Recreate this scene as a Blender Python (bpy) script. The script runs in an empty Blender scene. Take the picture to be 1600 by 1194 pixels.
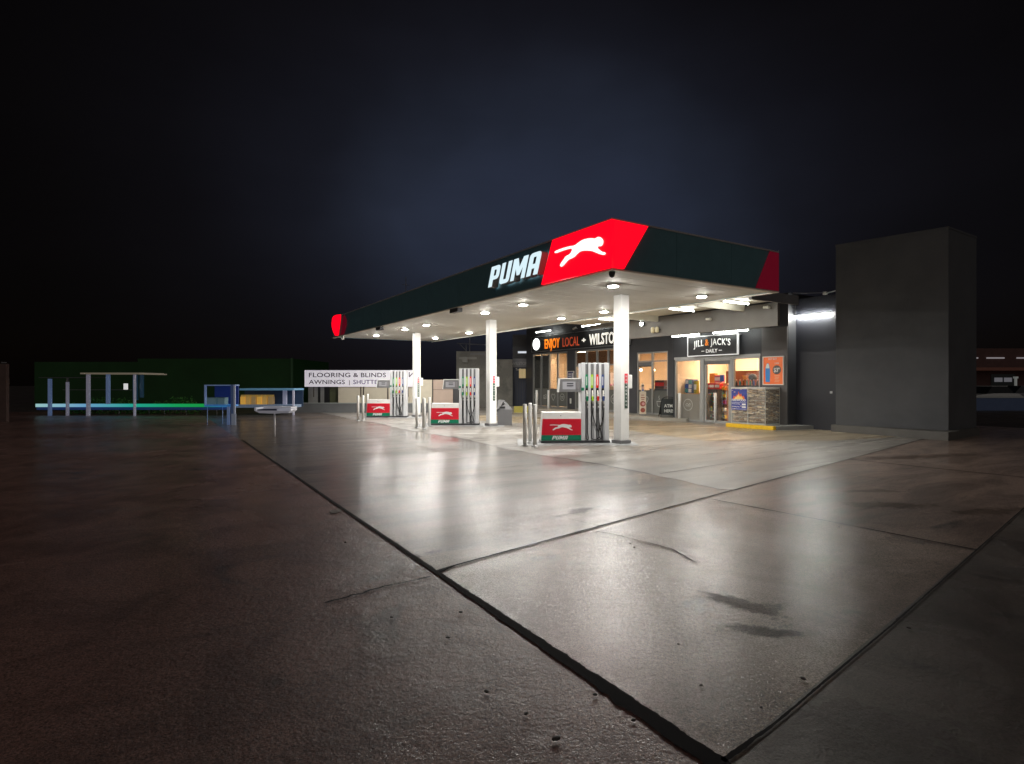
import bpy, bmesh, math, random
from mathutils import Vector, Matrix
random.seed(7)
R = math.radians
sc = bpy.context.scene
col = sc.collection

# ---------------------------------------------------------------- camera
# world: +Y runs along the shop front away from the street, +X towards the shop, ground z = 0
YAW = 32.12
SA, CA = math.sin(R(YAW)), math.cos(R(YAW))
EYE, F, PX = 1.70, 892.0, 1600.0
cd = bpy.data.cameras.new('camera')
cam = bpy.data.objects.new('camera', cd); col.objects.link(cam)
cam.location = (0, 0, EYE); cam.rotation_euler = (R(90), 0, R(-YAW))
cd.sensor_width = 36; cd.lens = 36 * F / PX; cd.clip_end = 2000; cd.clip_start = .05
sc.camera = cam

# ---------------------------------------------------------------- world: night sky with town glow behind the station
w = bpy.data.worlds.new("World"); sc.world = w; w.use_nodes = True
nt = w.node_tree; nt.nodes.clear()
N = nt.nodes.new; L = nt.links.new
wo = N('ShaderNodeOutputWorld'); bg = N('ShaderNodeBackground'); bg.inputs[1].default_value = 1.0
tc = N('ShaderNodeTexCoord')
def world_dot(v):
    d = N('ShaderNodeVectorMath'); d.operation = 'DOT_PRODUCT'
    n = N('ShaderNodeVectorMath'); n.operation = 'NORMALIZE'; L(tc.outputs['Generated'], n.inputs[0])
    L(n.outputs[0], d.inputs[0]); d.inputs[1].default_value = Vector(v).normalized(); return d.outputs['Value']
sq = N('ShaderNodeVectorMath'); sq.operation = 'MULTIPLY'; sq.inputs[1].default_value = (1, 1, 1.7); L(tc.outputs['Generated'], sq.inputs[0])
sqn = N('ShaderNodeVectorMath'); sqn.operation = 'NORMALIZE'; L(sq.outputs[0], sqn.inputs[0])
sqd = N('ShaderNodeVectorMath'); sqd.operation = 'DOT_PRODUCT'; L(sqn.outputs[0], sqd.inputs[0]); sqd.inputs[1].default_value = Vector((.60, .80, .43)).normalized()
wn = N('ShaderNodeTexNoise'); wn.inputs['Scale'].default_value = 1.6; wn.inputs['Detail'].default_value = 4; L(tc.outputs['Generated'], wn.inputs[0])
wm = N('ShaderNodeMath'); wm.operation = 'MULTIPLY_ADD'; L(wn.outputs[0], wm.inputs[0]); wm.inputs[1].default_value = .13; wm.inputs[2].default_value = -.065
wa_ = N('ShaderNodeMath'); wa_.operation = 'ADD'; L(sqd.outputs['Value'], wa_.inputs[0]); L(wm.outputs[0], wa_.inputs[1]); gd = wa_.outputs[0]
rp = N('ShaderNodeValToRGB'); L(gd, rp.inputs[0]); e = rp.color_ramp.elements
e[0].position = .60; e[0].color = (.0010, .0007, .0005, 1)
e[1].position = 1.0; e[1].color = (.0215, .0275, .0490, 1)
for p, c in ((.74, (.0016, .0012, .0013)), (.86, (.0032, .0029, .0036)), (.935, (.0064, .0064, .0098)), (.98, (.0170, .0212, .0350))):
    k = e.new(p); k.color = (*c, 1)
rp.color_ramp.interpolation = 'B_SPLINE'
nz = N('ShaderNodeTexNoise'); nz.inputs['Scale'].default_value = 2.2; nz.inputs['Detail'].default_value = 5
mp = N('ShaderNodeMapping'); mp.inputs['Scale'].default_value = (1, 1, 3.5); L(tc.outputs['Generated'], mp.inputs[0]); L(mp.outputs[0], nz.inputs[0])
nr = N('ShaderNodeMapRange'); nr.inputs['To Min'].default_value = .88; nr.inputs['To Max'].default_value = 1.12
nr.inputs['From Min'].default_value = .3; nr.inputs['From Max'].default_value = .7; L(nz.outputs[0], nr.inputs[0])
mx = N('ShaderNodeVectorMath'); mx.operation = 'SCALE'; L(rp.outputs[0], mx.inputs[0]); L(nr.outputs[0], mx.inputs['Scale'])
# the real night sky contribution: sun well under the horizon, very weak
sk = N('ShaderNodeTexSky'); sk.sky_type = 'NISHITA'; sk.sun_disc = False
sk.sun_elevation = R(-4); sk.sun_rotation = R(40)
# unseen glow lobe added behind the camera to light the fascia and foreground
bd_ = world_dot((-.62, -.75, .18)); br = N('ShaderNodeValToRGB'); L(bd_, br.inputs[0]); be = br.color_ramp.elements
be[0].position = .0; be[0].color = (0, 0, 0, 1); be[1].position = .95; be[1].color = (.175, .160, .150, 1)
sks = N('ShaderNodeVectorMath'); sks.operation = 'SCALE'; sks.inputs['Scale'].default_value = .004; L(sk.outputs[0], sks.inputs[0])
ad = N('ShaderNodeVectorMath'); ad.operation = 'ADD'; L(mx.outputs[0], ad.inputs[0]); L(sks.outputs[0], ad.inputs[1])
ad2 = N('ShaderNodeVectorMath'); ad2.operation = 'ADD'; L(ad.outputs[0], ad2.inputs[0]); L(br.outputs[0], ad2.inputs[1]); L(ad2.outputs[0], bg.inputs[0]); L(bg.outputs[0], wo.inputs[0])

vs = sc.view_settings; sc.display_settings.display_device = 'sRGB'
vs.view_transform = 'Standard'; vs.look = 'None'; vs.exposure = 0; vs.gamma = 1; vs.use_curve_mapping = False
cy = sc.cycles
cy.use_denoising = True; cy.sample_clamp_indirect = 6; cy.max_bounces = 7; cy.diffuse_bounces = 4
cy.glossy_bounces = 4; cy.transparent_max_bounces = 12; cy.caustics_reflective = False; cy.caustics_refractive = False
sc.render.engine = 'CYCLES'

# ---------------------------------------------------------------- positions measured on the real planes
def W(X, Z): return (CA * X + SA * Z, -SA * X + CA * Z)            # metres right / ahead of the tripod -> ground plan
def G(px, py, z=0):
    Z = F * (EYE - z) / (py - 597.5); return W((px - 800) / F * Z, Z)
def YX(px, x):                                                     # distance along a wall plane x
    r = (px - 800) / F; return x / (CA * r + SA) * (CA - SA * r)
def YZ(px, py, x):
    r = (px - 800) / F; t = x / (CA * r + SA); return (t * (CA - SA * r), EYE + t * (597.5 - py) / F)

# ---------------------------------------------------------------- materials
MATS = {}
def M(name, c=(.5, .5, .5), rough=.5, metal=0, emit=None, es=1, var=0, vs_=3.0, bump=0, bs=40, coat=0, rvar=0, spec=None):
    if name in MATS: return MATS[name]
    m = bpy.data.materials.new(name); m.use_nodes = True; t = m.node_tree
    p = t.nodes['Principled BSDF']
    p.inputs['Base Color'].default_value = (*c, 1); p.inputs['Roughness'].default_value = rough
    p.inputs['Metallic'].default_value = metal; p.inputs['Coat Weight'].default_value = coat
    if spec is not None: p.inputs['Specular IOR Level'].default_value = spec
    if emit: p.inputs['Emission Color'].default_value = (*emit, 1); p.inputs['Emission Strength'].default_value = es
    if var or bump or rvar:
        g = t.nodes.new('ShaderNodeNewGeometry')
    if var or rvar:
        n = t.nodes.new('ShaderNodeTexNoise'); n.inputs['Scale'].default_value = vs_; n.inputs['Detail'].default_value = 6
        n.inputs['Roughness'].default_value = .62
        t.links.new(g.outputs['Position'], n.inputs['Vector'])
    if var:
        a = t.nodes.new('ShaderNodeMapRange'); a.inputs['From Min'].default_value = .3; a.inputs['From Max'].default_value = .7
        a.inputs['To Min'].default_value = 1 - var; a.inputs['To Max'].default_value = 1 + var
        s = t.nodes.new('ShaderNodeVectorMath'); s.operation = 'SCALE'; s.inputs[0].default_value = c
        t.links.new(n.outputs[0], a.inputs[0]); t.links.new(a.outputs[0], s.inputs['Scale']); t.links.new(s.outputs[0], p.inputs['Base Color'])
    if rvar:
        a = t.nodes.new('ShaderNodeMapRange'); a.inputs['From Min'].default_value = .3; a.inputs['From Max'].default_value = .7
        a.inputs['To Min'].default_value = max(.03, rough - rvar); a.inputs['To Max'].default_value = rough + rvar
        t.links.new(n.outputs[0], a.inputs[0]); t.links.new(a.outputs[0], p.inputs['Roughness'])
    if bump:
        n2 = t.nodes.new('ShaderNodeTexNoise'); n2.inputs['Scale'].default_value = bs; n2.inputs['Detail'].default_value = 4
        t.links.new(g.outputs['Position'], n2.inputs['Vector'])
        b = t.nodes.new('ShaderNodeBump'); b.inputs['Strength'].default_value = bump; b.inputs['Distance'].default_value = .01
        t.links.new(n2.outputs[0], b.inputs['Height']); t.links.new(b.outputs[0], p.inputs['Normal'])
    MATS[name] = m; return m
def E(name, c, s): return M(name, (.02, .02, .02), .4, emit=c, es=s)

def ground_mat(name, c1, c2, r_dry, r_wet, bump, wet_lo=.42, wet_hi=.58, fine=150, big=.45, stain=(.03, .022, .02), bd=.004, streak=(1, 1, 1), speck=.25, film_w=0, fr=(.12, .30), fb=.5, dry=(), pud=(), und_=2.5, fs_=110, dk=.45):
    m = bpy.data.materials.new(name); m.use_nodes = True; t = m.node_tree; nn = t.nodes.new; l = t.links.new
    p = t.nodes['Principled BSDF']; g = nn('ShaderNodeNewGeometry')
    mp = nn('ShaderNodeMapping'); mp.inputs['Scale'].default_value = streak; mp.inputs['Rotation'].default_value = (0, 0, R(YAW)); l(g.outputs['Position'], mp.inputs[0])
    def noise(sc_, det=6, ro=.6, vec=None, dist=0):
        n = nn('ShaderNodeTexNoise'); n.inputs['Scale'].default_value = sc_; n.inputs['Detail'].default_value = det
        n.inputs['Roughness'].default_value = ro; n.inputs['Distortion'].default_value = dist
        l(vec or g.outputs['Position'], n.inputs['Vector']); return n.outputs[0]
    def rng(v, a, b, c, d):
        r = nn('ShaderNodeMapRange'); r.inputs['From Min'].default_value = a; r.inputs['From Max'].default_value = b
        r.inputs['To Min'].default_value = c; r.inputs['To Max'].default_value = d; l(v, r.inputs[0]); return r.outputs[0]
    def mix(f, a, b):
        x = nn('ShaderNodeMix'); x.data_type = 'RGBA'
        if isinstance(f, float): x.inputs['Factor'].default_value = f
        else: l(f, x.inputs['Factor'])
        for s, v in (('A', a), ('B', b)):
            k = [i for i in x.inputs if i.name == s and i.type == 'RGBA'][0]
            if isinstance(v, tuple): k.default_value = (*v, 1)
            else: l(v, k)
        return [o for o in x.outputs if o.type == 'RGBA'][0]
    tone = rng(noise(1.1, 9, .68, mp.outputs[0], .8), .42, .60, 0, 1)
    base = mix(tone, c1, c2)
    st = rng(noise(big * 1.7, 5, .6, mp.outputs[0], 1.2), .60, .70, 0, .8)
    base = mix(st, base, stain)
    sp = rng(noise(fine * .75, 3, .8), .33, .67, 1 - speck*1.5, 1 + speck*1.5)
    sm = nn('ShaderNodeVectorMath'); sm.operation = 'SCALE'; l(base, sm.inputs[0]); l(sp, sm.inputs['Scale']); l(sm.outputs[0], p.inputs['Base Color'])
    wet = rng(noise(big, 7, .6, mp.outputs[0], .8), wet_lo, wet_hi, r_wet, r_dry)
    l(wet, p.inputs['Roughness'])
    p.inputs['Specular IOR Level'].default_value = .5
    h1 = noise(fine, 4, .7); h2 = noise(fine * .22, 4, .6); h3 = noise(2.2, 3, .5, mp.outputs[0])
    h = nn('ShaderNodeMath'); h.operation = 'MULTIPLY_ADD'; l(h2, h.inputs[0]); h.inputs[1].default_value = 1.6; l(h1, h.inputs[2])
    hh = nn('ShaderNodeMath'); hh.operation = 'MULTIPLY_ADD'; l(h3, hh.inputs[0]); hh.inputs[1].default_value = 1.3; l(h.outputs[0], hh.inputs[2])
    b = nn('ShaderNodeBump'); b.inputs['Distance'].default_value = bd
    l(rng(wet, r_wet, r_dry, bump * .75, bump), b.inputs['Strength'])
    l(hh.outputs[0], b.inputs['Height']); l(b.outputs[0], p.inputs['Normal'])
    if film_w:                                                      # the thin film of rain water lying on top
        warp = noise(2.6, 9, .72)
        def spots(lst):                                             # irregular patches at fixed places on the ground
            acc = None
            for cx_, cy_, rx_, ry_, ang_ in lst:
                mq = nn('ShaderNodeMapping'); mq.vector_type = 'TEXTURE'; mq.inputs['Location'].default_value = (cx_, cy_, 0)
                mq.inputs['Rotation'].default_value = (0, 0, R(ang_)); mq.inputs['Scale'].default_value = (rx_, ry_, 1000)
                l(g.outputs['Position'], mq.inputs[0]); ln = nn('ShaderNodeVectorMath'); ln.operation = 'LENGTH'; l(mq.outputs[0], ln.inputs[0])
                sm_ = nn('ShaderNodeMath'); sm_.operation = 'MULTIPLY_ADD'; l(warp, sm_.inputs[0]); sm_.inputs[1].default_value = 4.6; l(ln.outputs['Value'], sm_.inputs[2])
                v = rng(sm_.outputs[0], 2.92, 3.25, 1, 0)
                if acc is None: acc = v
                else:
                    mxm = nn('ShaderNodeMath'); mxm.operation = 'MAXIMUM'; l(acc, mxm.inputs[0]); l(v, mxm.inputs[1]); acc = mxm.outputs[0]
            return acc
        p.inputs['Coat IOR'].default_value = 1.38
        cw = rng(noise(big*.8, 6, .6, mp.outputs[0], .7), .40, .62, fr[0], fr[1])
        wgt = nn('ShaderNodeMath'); wgt.operation = 'MULTIPLY'; wgt.inputs[0].default_value = film_w; wgt.inputs[1].default_value = 1
        b2 = nn('ShaderNodeBump'); b2.inputs['Distance'].default_value = .004; b2.inputs['Strength'].default_value = fb
        und = noise(3.2, 3, .5, mp.outputs[0], .5); ua = nn('ShaderNodeMath'); ua.operation = 'MULTIPLY_ADD'; ua.inputs[1].default_value = und_
        l(und, ua.inputs[0]); l(noise(fs_, 2, .7), ua.inputs[2]); l(ua.outputs[0], b2.inputs['Height'])
        if dry:
            d_ = spots(dry); k1 = rng(d_, 0, 1, 1, .12); kf = nn('ShaderNodeMath'); kf.operation = 'MULTIPLY'; l(k1, kf.inputs[0]); l(rng(noise(85, 2, .7), .40, .60, .45, 1), kf.inputs[1]); l(kf.outputs[0], wgt.inputs[1])
            cur = p.inputs['Base Color'].links[0].from_socket; sc2 = nn('ShaderNodeVectorMath'); sc2.operation = 'SCALE'
            l(cur, sc2.inputs[0]); l(rng(d_, 0, 1, 1, dk), sc2.inputs['Scale']); l(sc2.outputs[0], p.inputs['Base Color']); l(rng(d_, 0, 1, .5, .12), p.inputs['Specular IOR Level'])
        if pud:
            q_ = spots(pud); l(rng(q_, 0, 1, fb, fb*.12), b2.inputs['Strength'])
            cm_ = nn('ShaderNodeMath'); cm_.operation = 'MULTIPLY'; l(cw, cm_.inputs[0]); l(rng(q_, 0, 1, 1, .25), cm_.inputs[1]); cw = cm_.outputs[0]
            cur = p.inputs['Base Color'].links[0].from_socket; sc3 = nn('ShaderNodeVectorMath'); sc3.operation = 'SCALE'
            l(cur, sc3.inputs[0]); l(rng(q_, 0, 1, 1, .62), sc3.inputs['Scale']); l(sc3.outputs[0], p.inputs['Base Color'])
        l(wgt.outputs[0], p.inputs['Coat Weight']); l(cw, p.inputs['Coat Roughness']); l(b2.outputs[0], p.inputs['Coat Normal'])
    MATS[name] = m; return m

def glass_mat(name, tint=(1, 1, 1), refl=.10, rough=.02):
    if name in MATS: return MATS[name]
    m = bpy.data.materials.new(name); m.use_nodes = True; t = m.node_tree; t.nodes.clear(); nn = t.nodes.new; l = t.links.new
    o = nn('ShaderNodeOutputMaterial'); a = nn('ShaderNodeBsdfTransparent'); a.inputs[0].default_value = (*tint, 1)
    g = nn('ShaderNodeBsdfGlossy'); g.inputs['Roughness'].default_value = rough
    lw = nn('ShaderNodeLayerWeight'); lw.inputs[0].default_value = .25
    mr = nn('ShaderNodeMapRange'); mr.inputs['To Min'].default_value = refl * .5; mr.inputs['To Max'].default_value = .7; l(lw.outputs['Fresnel'], mr.inputs[0])
    x = nn('ShaderNodeMixShader'); l(mr.outputs[0], x.inputs[0]); l(a.outputs[0], x.inputs[1]); l(g.outputs[0], x.inputs[2]); l(x.outputs[0], o.inputs[0])
    MATS[name] = m; return m
def film_mat(name, c, trans=.35):
    if name in MATS: return MATS[name]
    m = bpy.data.materials.new(name); m.use_nodes = True; t = m.node_tree; t.nodes.clear(); nn = t.nodes.new; l = t.links.new
    o = nn('ShaderNodeOutputMaterial'); d = nn('ShaderNodeBsdfDiffuse'); d.inputs[0].default_value = (*c, 1)
    a = nn('ShaderNodeBsdfTranslucent'); a.inputs[0].default_value = (*c, 1); g = nn('ShaderNodeBsdfGlossy'); g.inputs['Roughness'].default_value = .15
    x = nn('ShaderNodeMixShader'); x.inputs[0].default_value = trans; l(d.outputs[0], x.inputs[1]); l(a.outputs[0], x.inputs[2])
    y = nn('ShaderNodeMixShader'); y.inputs[0].default_value = .06; l(x.outputs[0], y.inputs[1]); l(g.outputs[0], y.inputs[2]); l(y.outputs[0], o.inputs[0])
    MATS[name] = m; return m

white = M('white_paint', (.84, .84, .82), .35, var=.05)
offw = M('off_white', (.70, .69, .64), .45, var=.06)
cream = M('cream_soffit', (.70, .66, .56), .5, var=.05)
steel = M('satin_steel', (.62, .62, .62), .32, .9, rvar=.08)
alu = M('grey_aluminium', (.34, .34, .33), .38, .4, var=.05)
silver = M('silver_panel', (.66, .67, .69), .38, .15, var=.04)
black = M('black_rubber', (.012, .012, .013), .45)
dgrey = M('dark_grey', (.05, .05, .055), .5, var=.1)
mgrey = M('mid_grey', (.16, .16, .165), .5, var=.08)
charcoal = M('charcoal_wall', (.034, .035, .041), .55, var=.10, vs_=1.6, bump=.15, bs=30)
charc2 = M('charcoal_wall_lighter', (.050, .050, .056), .5, var=.10, vs_=1.3)
navy = M('navy_wall', (.013, .014, .021), .5, var=.12, vs_=1.4)
taupe = M('taupe_fascia', (.150, .138, .126), .6, var=.12, vs_=1.2)
blockg = M('grey_render', (.092, .095, .102), .8, var=.14, vs_=.9, bump=.25, bs=25)
green_d = M('dark_green_fascia', (.095, .200, .235), .45, var=.08)
redp = M('red_panel', (.62, .01, .03), .35)
greenp = M('green_panel', (.0, .19, .10), .35)
redlit = E('lit_red_panel', (1, .0, .012), 1.35)
dimred = M('dim_red_glow', (.30, .012, .03), .4, emit=(.5, .01, .05), es=.12)  # panels without a lamp; a weak red glow is put into the material
whitelit = E('lit_white_sign', (.93, 1, .98), 1.25)
letlit = E('lit_letter_face', (.74, .93, 1), .98)
tube = E('fluorescent_tube', (.96, 1, .93), 42)
lamp = E('downlight_lens', (1, .965, .90), 1150)
floodE = E('floodlight_lens', (.95, 1, 1), 500)
yellow = M('yellow_paint', (.75, .45, .01), .45, var=.12, vs_=6)
glass = glass_mat('window_glass')
dkglass = glass_mat('dark_glass', (.16, .18, .17), .2)
film = film_mat('frosted_film', (.21, .215, .20), .35)
filmw = film_mat('frosted_film_pale', (.36, .34, .30), .4)

# ---------------------------------------------------------------- mesh helpers
class MB:
    def __init__(s): s.bm = bmesh.new(); s.mats = []
    def mi(s, m):
        if m is None: return 0
        if m not in s.mats: s.mats.append(m)
        return s.mats.index(m)
    def box(s, x0, x1, y0, y1, z0, z1, m=None, bev=0):
        if x1 < x0: x0, x1 = x1, x0
        if y1 < y0: y0, y1 = y1, y0
        if z1 < z0: z0, z1 = z1, z0
        v = [s.bm.verts.new(c) for c in ((x0,y0,z0),(x1,y0,z0),(x1,y1,z0),(x0,y1,z0),(x0,y0,z1),(x1,y0,z1),(x1,y1,z1),(x0,y1,z1))]
        k = s.mi(m); fs = []
        for q in ((0,3,2,1),(4,5,6,7),(0,1,5,4),(1,2,6,5),(2,3,7,6),(3,0,4,7)):
            f = s.bm.faces.new([v[i] for i in q]); f.material_index = k; fs.append(f)
        if bev:
            ed = list({e_ for f in fs for e_ in f.edges})
            r = bmesh.ops.bevel(s.bm, geom=ed, offset=bev, segments=2, affect='EDGES', profile=.6)
            for f in r['faces']: f.material_index = k
        return s
    def prism(s, pts, z0, z1, m=None):
        a = sum(p[0]*q[1]-q[0]*p[1] for p, q in zip(pts, pts[1:]+pts[:1]))
        if a < 0: pts = pts[::-1]
        n = len(pts); lo = [s.bm.verts.new((*p, z0)) for p in pts]; hi = [s.bm.verts.new((*p, z1)) for p in pts]; k = s.mi(m)
        fs = [s.bm.faces.new(lo[::-1]), s.bm.faces.new(hi)]
        for i in range(n): fs.append(s.bm.faces.new((lo[i], lo[(i+1)%n], hi[(i+1)%n], hi[i])))
        for f in fs: f.material_index = k
        return s
    def sheet(s, pts, z, m=None):
        a = sum(p[0]*q[1]-q[0]*p[1] for p, q in zip(pts, pts[1:]+pts[:1]))
        if a < 0: pts = pts[::-1]
        f = s.bm.faces.new([s.bm.verts.new((*p, z)) for p in pts]); f.material_index = s.mi(m); return s
    def hexa(s, lo, hi, m=None):                                   # two 4-point rings
        v = [s.bm.verts.new(p) for p in lo] + [s.bm.verts.new(p) for p in hi]; k = s.mi(m)
        for q in ((0,3,2,1),(4,5,6,7),(0,1,5,4),(1,2,6,5),(2,3,7,6),(3,0,4,7)):
            f = s.bm.faces.new([v[i] for i in q]); f.material_index = k
        return s
    def tube(s, pts, r, n=8, m=None, smooth=True):
        pts = [Vector(p) for p in pts]; rs = r if isinstance(r, (list, tuple)) else [r]*len(pts); k = s.mi(m); rings = []
        up = Vector((0,0,1))
        for i, p in enumerate(pts):
            d = (pts[min(i+1, len(pts)-1)] - pts[max(i-1, 0)]).normalized()
            a = d.cross(up if abs(d.z) < .95 else Vector((0,1,0))).normalized(); b = d.cross(a).normalized()
            rings.append([s.bm.verts.new(p + a*rs[i]*math.cos(2*math.pi*j/n) + b*rs[i]*math.sin(2*math.pi*j/n)) for j in range(n)])
        for u, v in zip(rings, rings[1:]):
            for j in range(n):
                f = s.bm.faces.new((u[j], u[(j+1)%n], v[(j+1)%n], v[j])); f.material_index = k; f.smooth = smooth
        for rr in (rings[0], rings[-1]):
            try: f = s.bm.faces.new(rr); f.material_index = k
            except ValueError: pass
        return s
    def lathe(s, prof, n=24, m=None, c=(0,0,0)):
        k = s.mi(m); rings = []
        for r_, z in prof: rings.append([s.bm.verts.new((c[0]+max(r_,1e-4)*math.cos(2*math.pi*j/n), c[1]+max(r_,1e-4)*math.sin(2*math.pi*j/n), c[2]+z)) for j in range(n)])
        for u, v in zip(rings, rings[1:]):
            for j in range(n):
                f = s.bm.faces.new((u[j], u[(j+1)%n], v[(j+1)%n], v[j])); f.material_index = k; f.smooth = True
        s.bm.faces.new(rings[0][::-1]).material_index = k; s.bm.faces.new(rings[-1]).material_index = k
        return s
    def build(s, name, mat=None, parent=None, loc=(0,0,0), rot=(0,0,0)):
        bmesh.ops.recalc_face_normals(s.bm, faces=s.bm.faces)
        me = bpy.data.meshes.new(name); s.bm.to_mesh(me); s.bm.free()
        if mat is not None and not s.mats: s.mats = [mat]
        for m in s.mats: me.materials.append(m)
        return link(name, me, parent, loc, rot)
def link(name, me, parent=None, loc=(0,0,0), rot=(0,0,0)):
    o = bpy.data.objects.new(name, me); col.objects.link(o)
    if parent: o.parent = parent
    o.location = loc; o.rotation_euler = rot; return o
def tag(o, label=None, cat=None, group=None, kind=None):
    if label: o['label'] = label
    if cat: o['category'] = cat
    if group: o['group'] = group
    if kind: o['kind'] = kind
    return o
def thing(name, label, cat, loc=(0,0,0), rz=0, group=None):
    o = bpy.data.objects.new(name, None); col.objects.link(o); o.location = loc; o.rotation_euler = (0, 0, rz)
    o.empty_display_size = .1
    return tag(o, label, cat, group)
def copy_tree(o, parent=None):
    c = o.copy(); col.objects.link(c); c.parent = parent
    for ch in [x for x in list(bpy.data.objects) if x.parent is o]: copy_tree(ch, c)
    return c
def dup(o, loc, rz, label, group=None):
    c = copy_tree(o); c.location = loc; c.rotation_euler = (0, 0, rz); c['label'] = label
    if group: c['group'] = group
    return c
def from_curve(cu, name):
    o = bpy.data.objects.new(name, cu); col.objects.link(o)
    dg = bpy.context.evaluated_depsgraph_get(); dg.update()
    me = bpy.data.meshes.new_from_object(o.evaluated_get(dg)); bpy.data.objects.remove(o); bpy.data.curves.remove(cu)
    return me
def text(name, s, h, mat, parent, loc, rot=(R(90),0,0), ext=.004, sx=1.0, bold=0.0, align='CENTER', sp=1.0, shear=0):
    cu = bpy.data.curves.new(name, 'FONT'); cu.body = s; cu.size = h / .73; cu.extrude = ext; cu.offset = bold * h
    cu.align_x = align; cu.space_character = sp; cu.shear = shear; cu.resolution_u = 3
    me = from_curve(cu, name)
    for v in me.vertices: v.co.x *= sx
    me.materials.clear(); me.materials.append(mat)
    return link(name, me, parent, loc, rot)
def shape(name, polys, mat, parent, loc, rot=(R(90),0,0), ext=.01, side=None):
    cu = bpy.data.curves.new(name, 'CURVE'); cu.dimensions = '2D'; cu.fill_mode = 'BOTH'; cu.extrude = ext
    for pts in polys:
        sp = cu.splines.new('POLY'); sp.points.add(len(pts)-1); sp.use_cyclic_u = True
        for p, q in zip(sp.points, pts): p.co = (q[0], q[1], 0, 1)
    me = from_curve(cu, name); me.materials.clear(); me.materials.append(mat)
    if side:
        me.materials.append(side)
        for f in me.polygons:
            if abs(f.normal.z) < .5: f.material_index = 1
    return link(name, me, parent, loc, rot)
def ring(cx, cy, r, n=20, ry=None): return [(cx + r*math.cos(2*math.pi*i/n), cy + (ry or r)*math.sin(2*math.pi*i/n)) for i in range(n)]
WF = (R(90), 0, R(-90))                                              # lettering on a wall that faces -X

CAT_PX = [(172,280),(215,262),(265,248),(292,245),(310,232),(335,213),(365,203),(395,200),(418,203),(428,194),(440,192),(454,201),(462,215),(460,235),(449,248),(430,248),(427,258),(440,270),(455,282),(472,284),(476,292),(468,300),(450,298),(420,286),(395,276),(370,274),(340,274),(322,280),(305,295),(290,312),(270,322),(255,328),(240,345),(222,366),(211,371),(206,362),(215,345),(228,328),(240,308),(262,298),(275,282),(280,262),(262,262),(215,276),(178,291)]
def smooth_poly(P, it=2):
    for _ in range(it):
        Q = []
        for a, b in zip(P, P[1:]+P[:1]): Q += [(.75*a[0]+.25*b[0], .75*a[1]+.25*b[1]), (.25*a[0]+.75*b[0], .25*a[1]+.75*b[1])]
        P = Q
    return P
CAT = []
for u, v in smooth_poly(CAT_PX, 1):
    y, z = YZ(820 + u/3.8095, 320 + v/3.8095, 8.08); CAT.append((-y, z))
cx0 = min(p[0] for p in CAT); cx1 = max(p[0] for p in CAT); cz0 = min(p[1] for p in CAT); cz1 = max(p[1] for p in CAT)
def cat_poly(wid, hgt): return [((p[0]-cx0)/(cx1-cx0)*wid, (p[1]-cz0)/(cz1-cz0)*hgt) for p in CAT]
def rnd(P): return P
LETP = [[(0,0),(0,1),(.45,1),(.55,.97),(.61,.90),(.62,.80),(.62,.52),(.60,.43),(.54,.36),(.45,.33),(.25,.33),(.25,0)], [(.25,.52),(.25,.81),(.36,.81),(.39,.78),(.39,.55),(.36,.52)]]
LETU = [[(0,1),(0,.18),(.03,.07),(.10,.01),(.20,0),(.42,0),(.52,.01),(.59,.07),(.62,.18),(.62,1),(.39,1),(.39,.2),(.23,.2),(.23,1)]]
LETM = [[(0,0),(0,1),(.27,1),(.42,.58),(.57,1),(.84,1),(.84,0),(.62,0),(.62,.52),(.50,.2),(.34,.2),(.22,.52),(.22,0)]]
LETA = [[(0,0),(0,.86),(.03,.94),(.10,.99),(.18,1),(.44,1),(.54,.98),(.60,.92),(.62,.82),(.62,0),(.38,0),(.38,.3),(.24,.3),(.24,0)], [(.24,.5),(.24,.8),(.38,.8),(.38,.5)]]
def word_polys(h, wscale=1.0, sh=.28):
    out = []; x = 0
    for Lt, wd in ((LETP, .62), (LETU, .62), (LETM, .84), (LETA, .62)):
        out.append([[((x + p[0])*h*wscale + p[1]*h*sh, p[1]*h) for p in poly] for poly in Lt]); x += wd + .09
    return out, (x-.09)*h*wscale + h*sh

# ================================================================ GROUND
LB = lambda x: 4.70 + (x - 2.13) * .184                             # slab edge towards the right, through the big corner
LC = lambda x: 1.66 + (x - 2.17) * .152
def pt(px, py, a, b, ang): x, y = G(px, py); return (x, y, a, b, ang)
DRY1 = [pt(905,800,.6,.10,12), pt(640,872,.4,.10,12)]
DRY2 = [pt(1172,950,.44,.17,-62), pt(1205,990,.26,.10,-50), pt(1130,935,.3,.05,-75)]
DRY3 = [pt(1390,790,.75,.22,-30), pt(1345,768,.7,.14,-32), pt(1240,735,1.6,.22,10), pt(1545,800,.9,.2,-20), pt(1420,715,1.8,.3,-20)]
PUD = [(7.1,14.4,.9,5.0,-2), (7.1,9.6,.7,2.6,0), (7.1,6.9,1.1,.8,10)]
g_as = ground_mat('street_asphalt', (.070, .056, .050), (.048, .040, .038), .62, .42, .9, fine=110, bd=.006, stain=(.03, .024, .022))
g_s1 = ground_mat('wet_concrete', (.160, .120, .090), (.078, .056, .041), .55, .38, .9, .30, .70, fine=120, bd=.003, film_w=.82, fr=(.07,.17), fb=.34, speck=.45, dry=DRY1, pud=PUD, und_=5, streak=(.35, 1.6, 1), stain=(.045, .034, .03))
g_s2 = ground_mat('wet_concrete_near', (.345, .258, .208), (.195, .140, .110), .55, .42, 1.0, .30, .70, fine=120, bd=.004, film_w=.95, fr=(.08,.16), fb=.42, speck=.55, dry=DRY2, stain=(.040, .028, .026))
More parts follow.
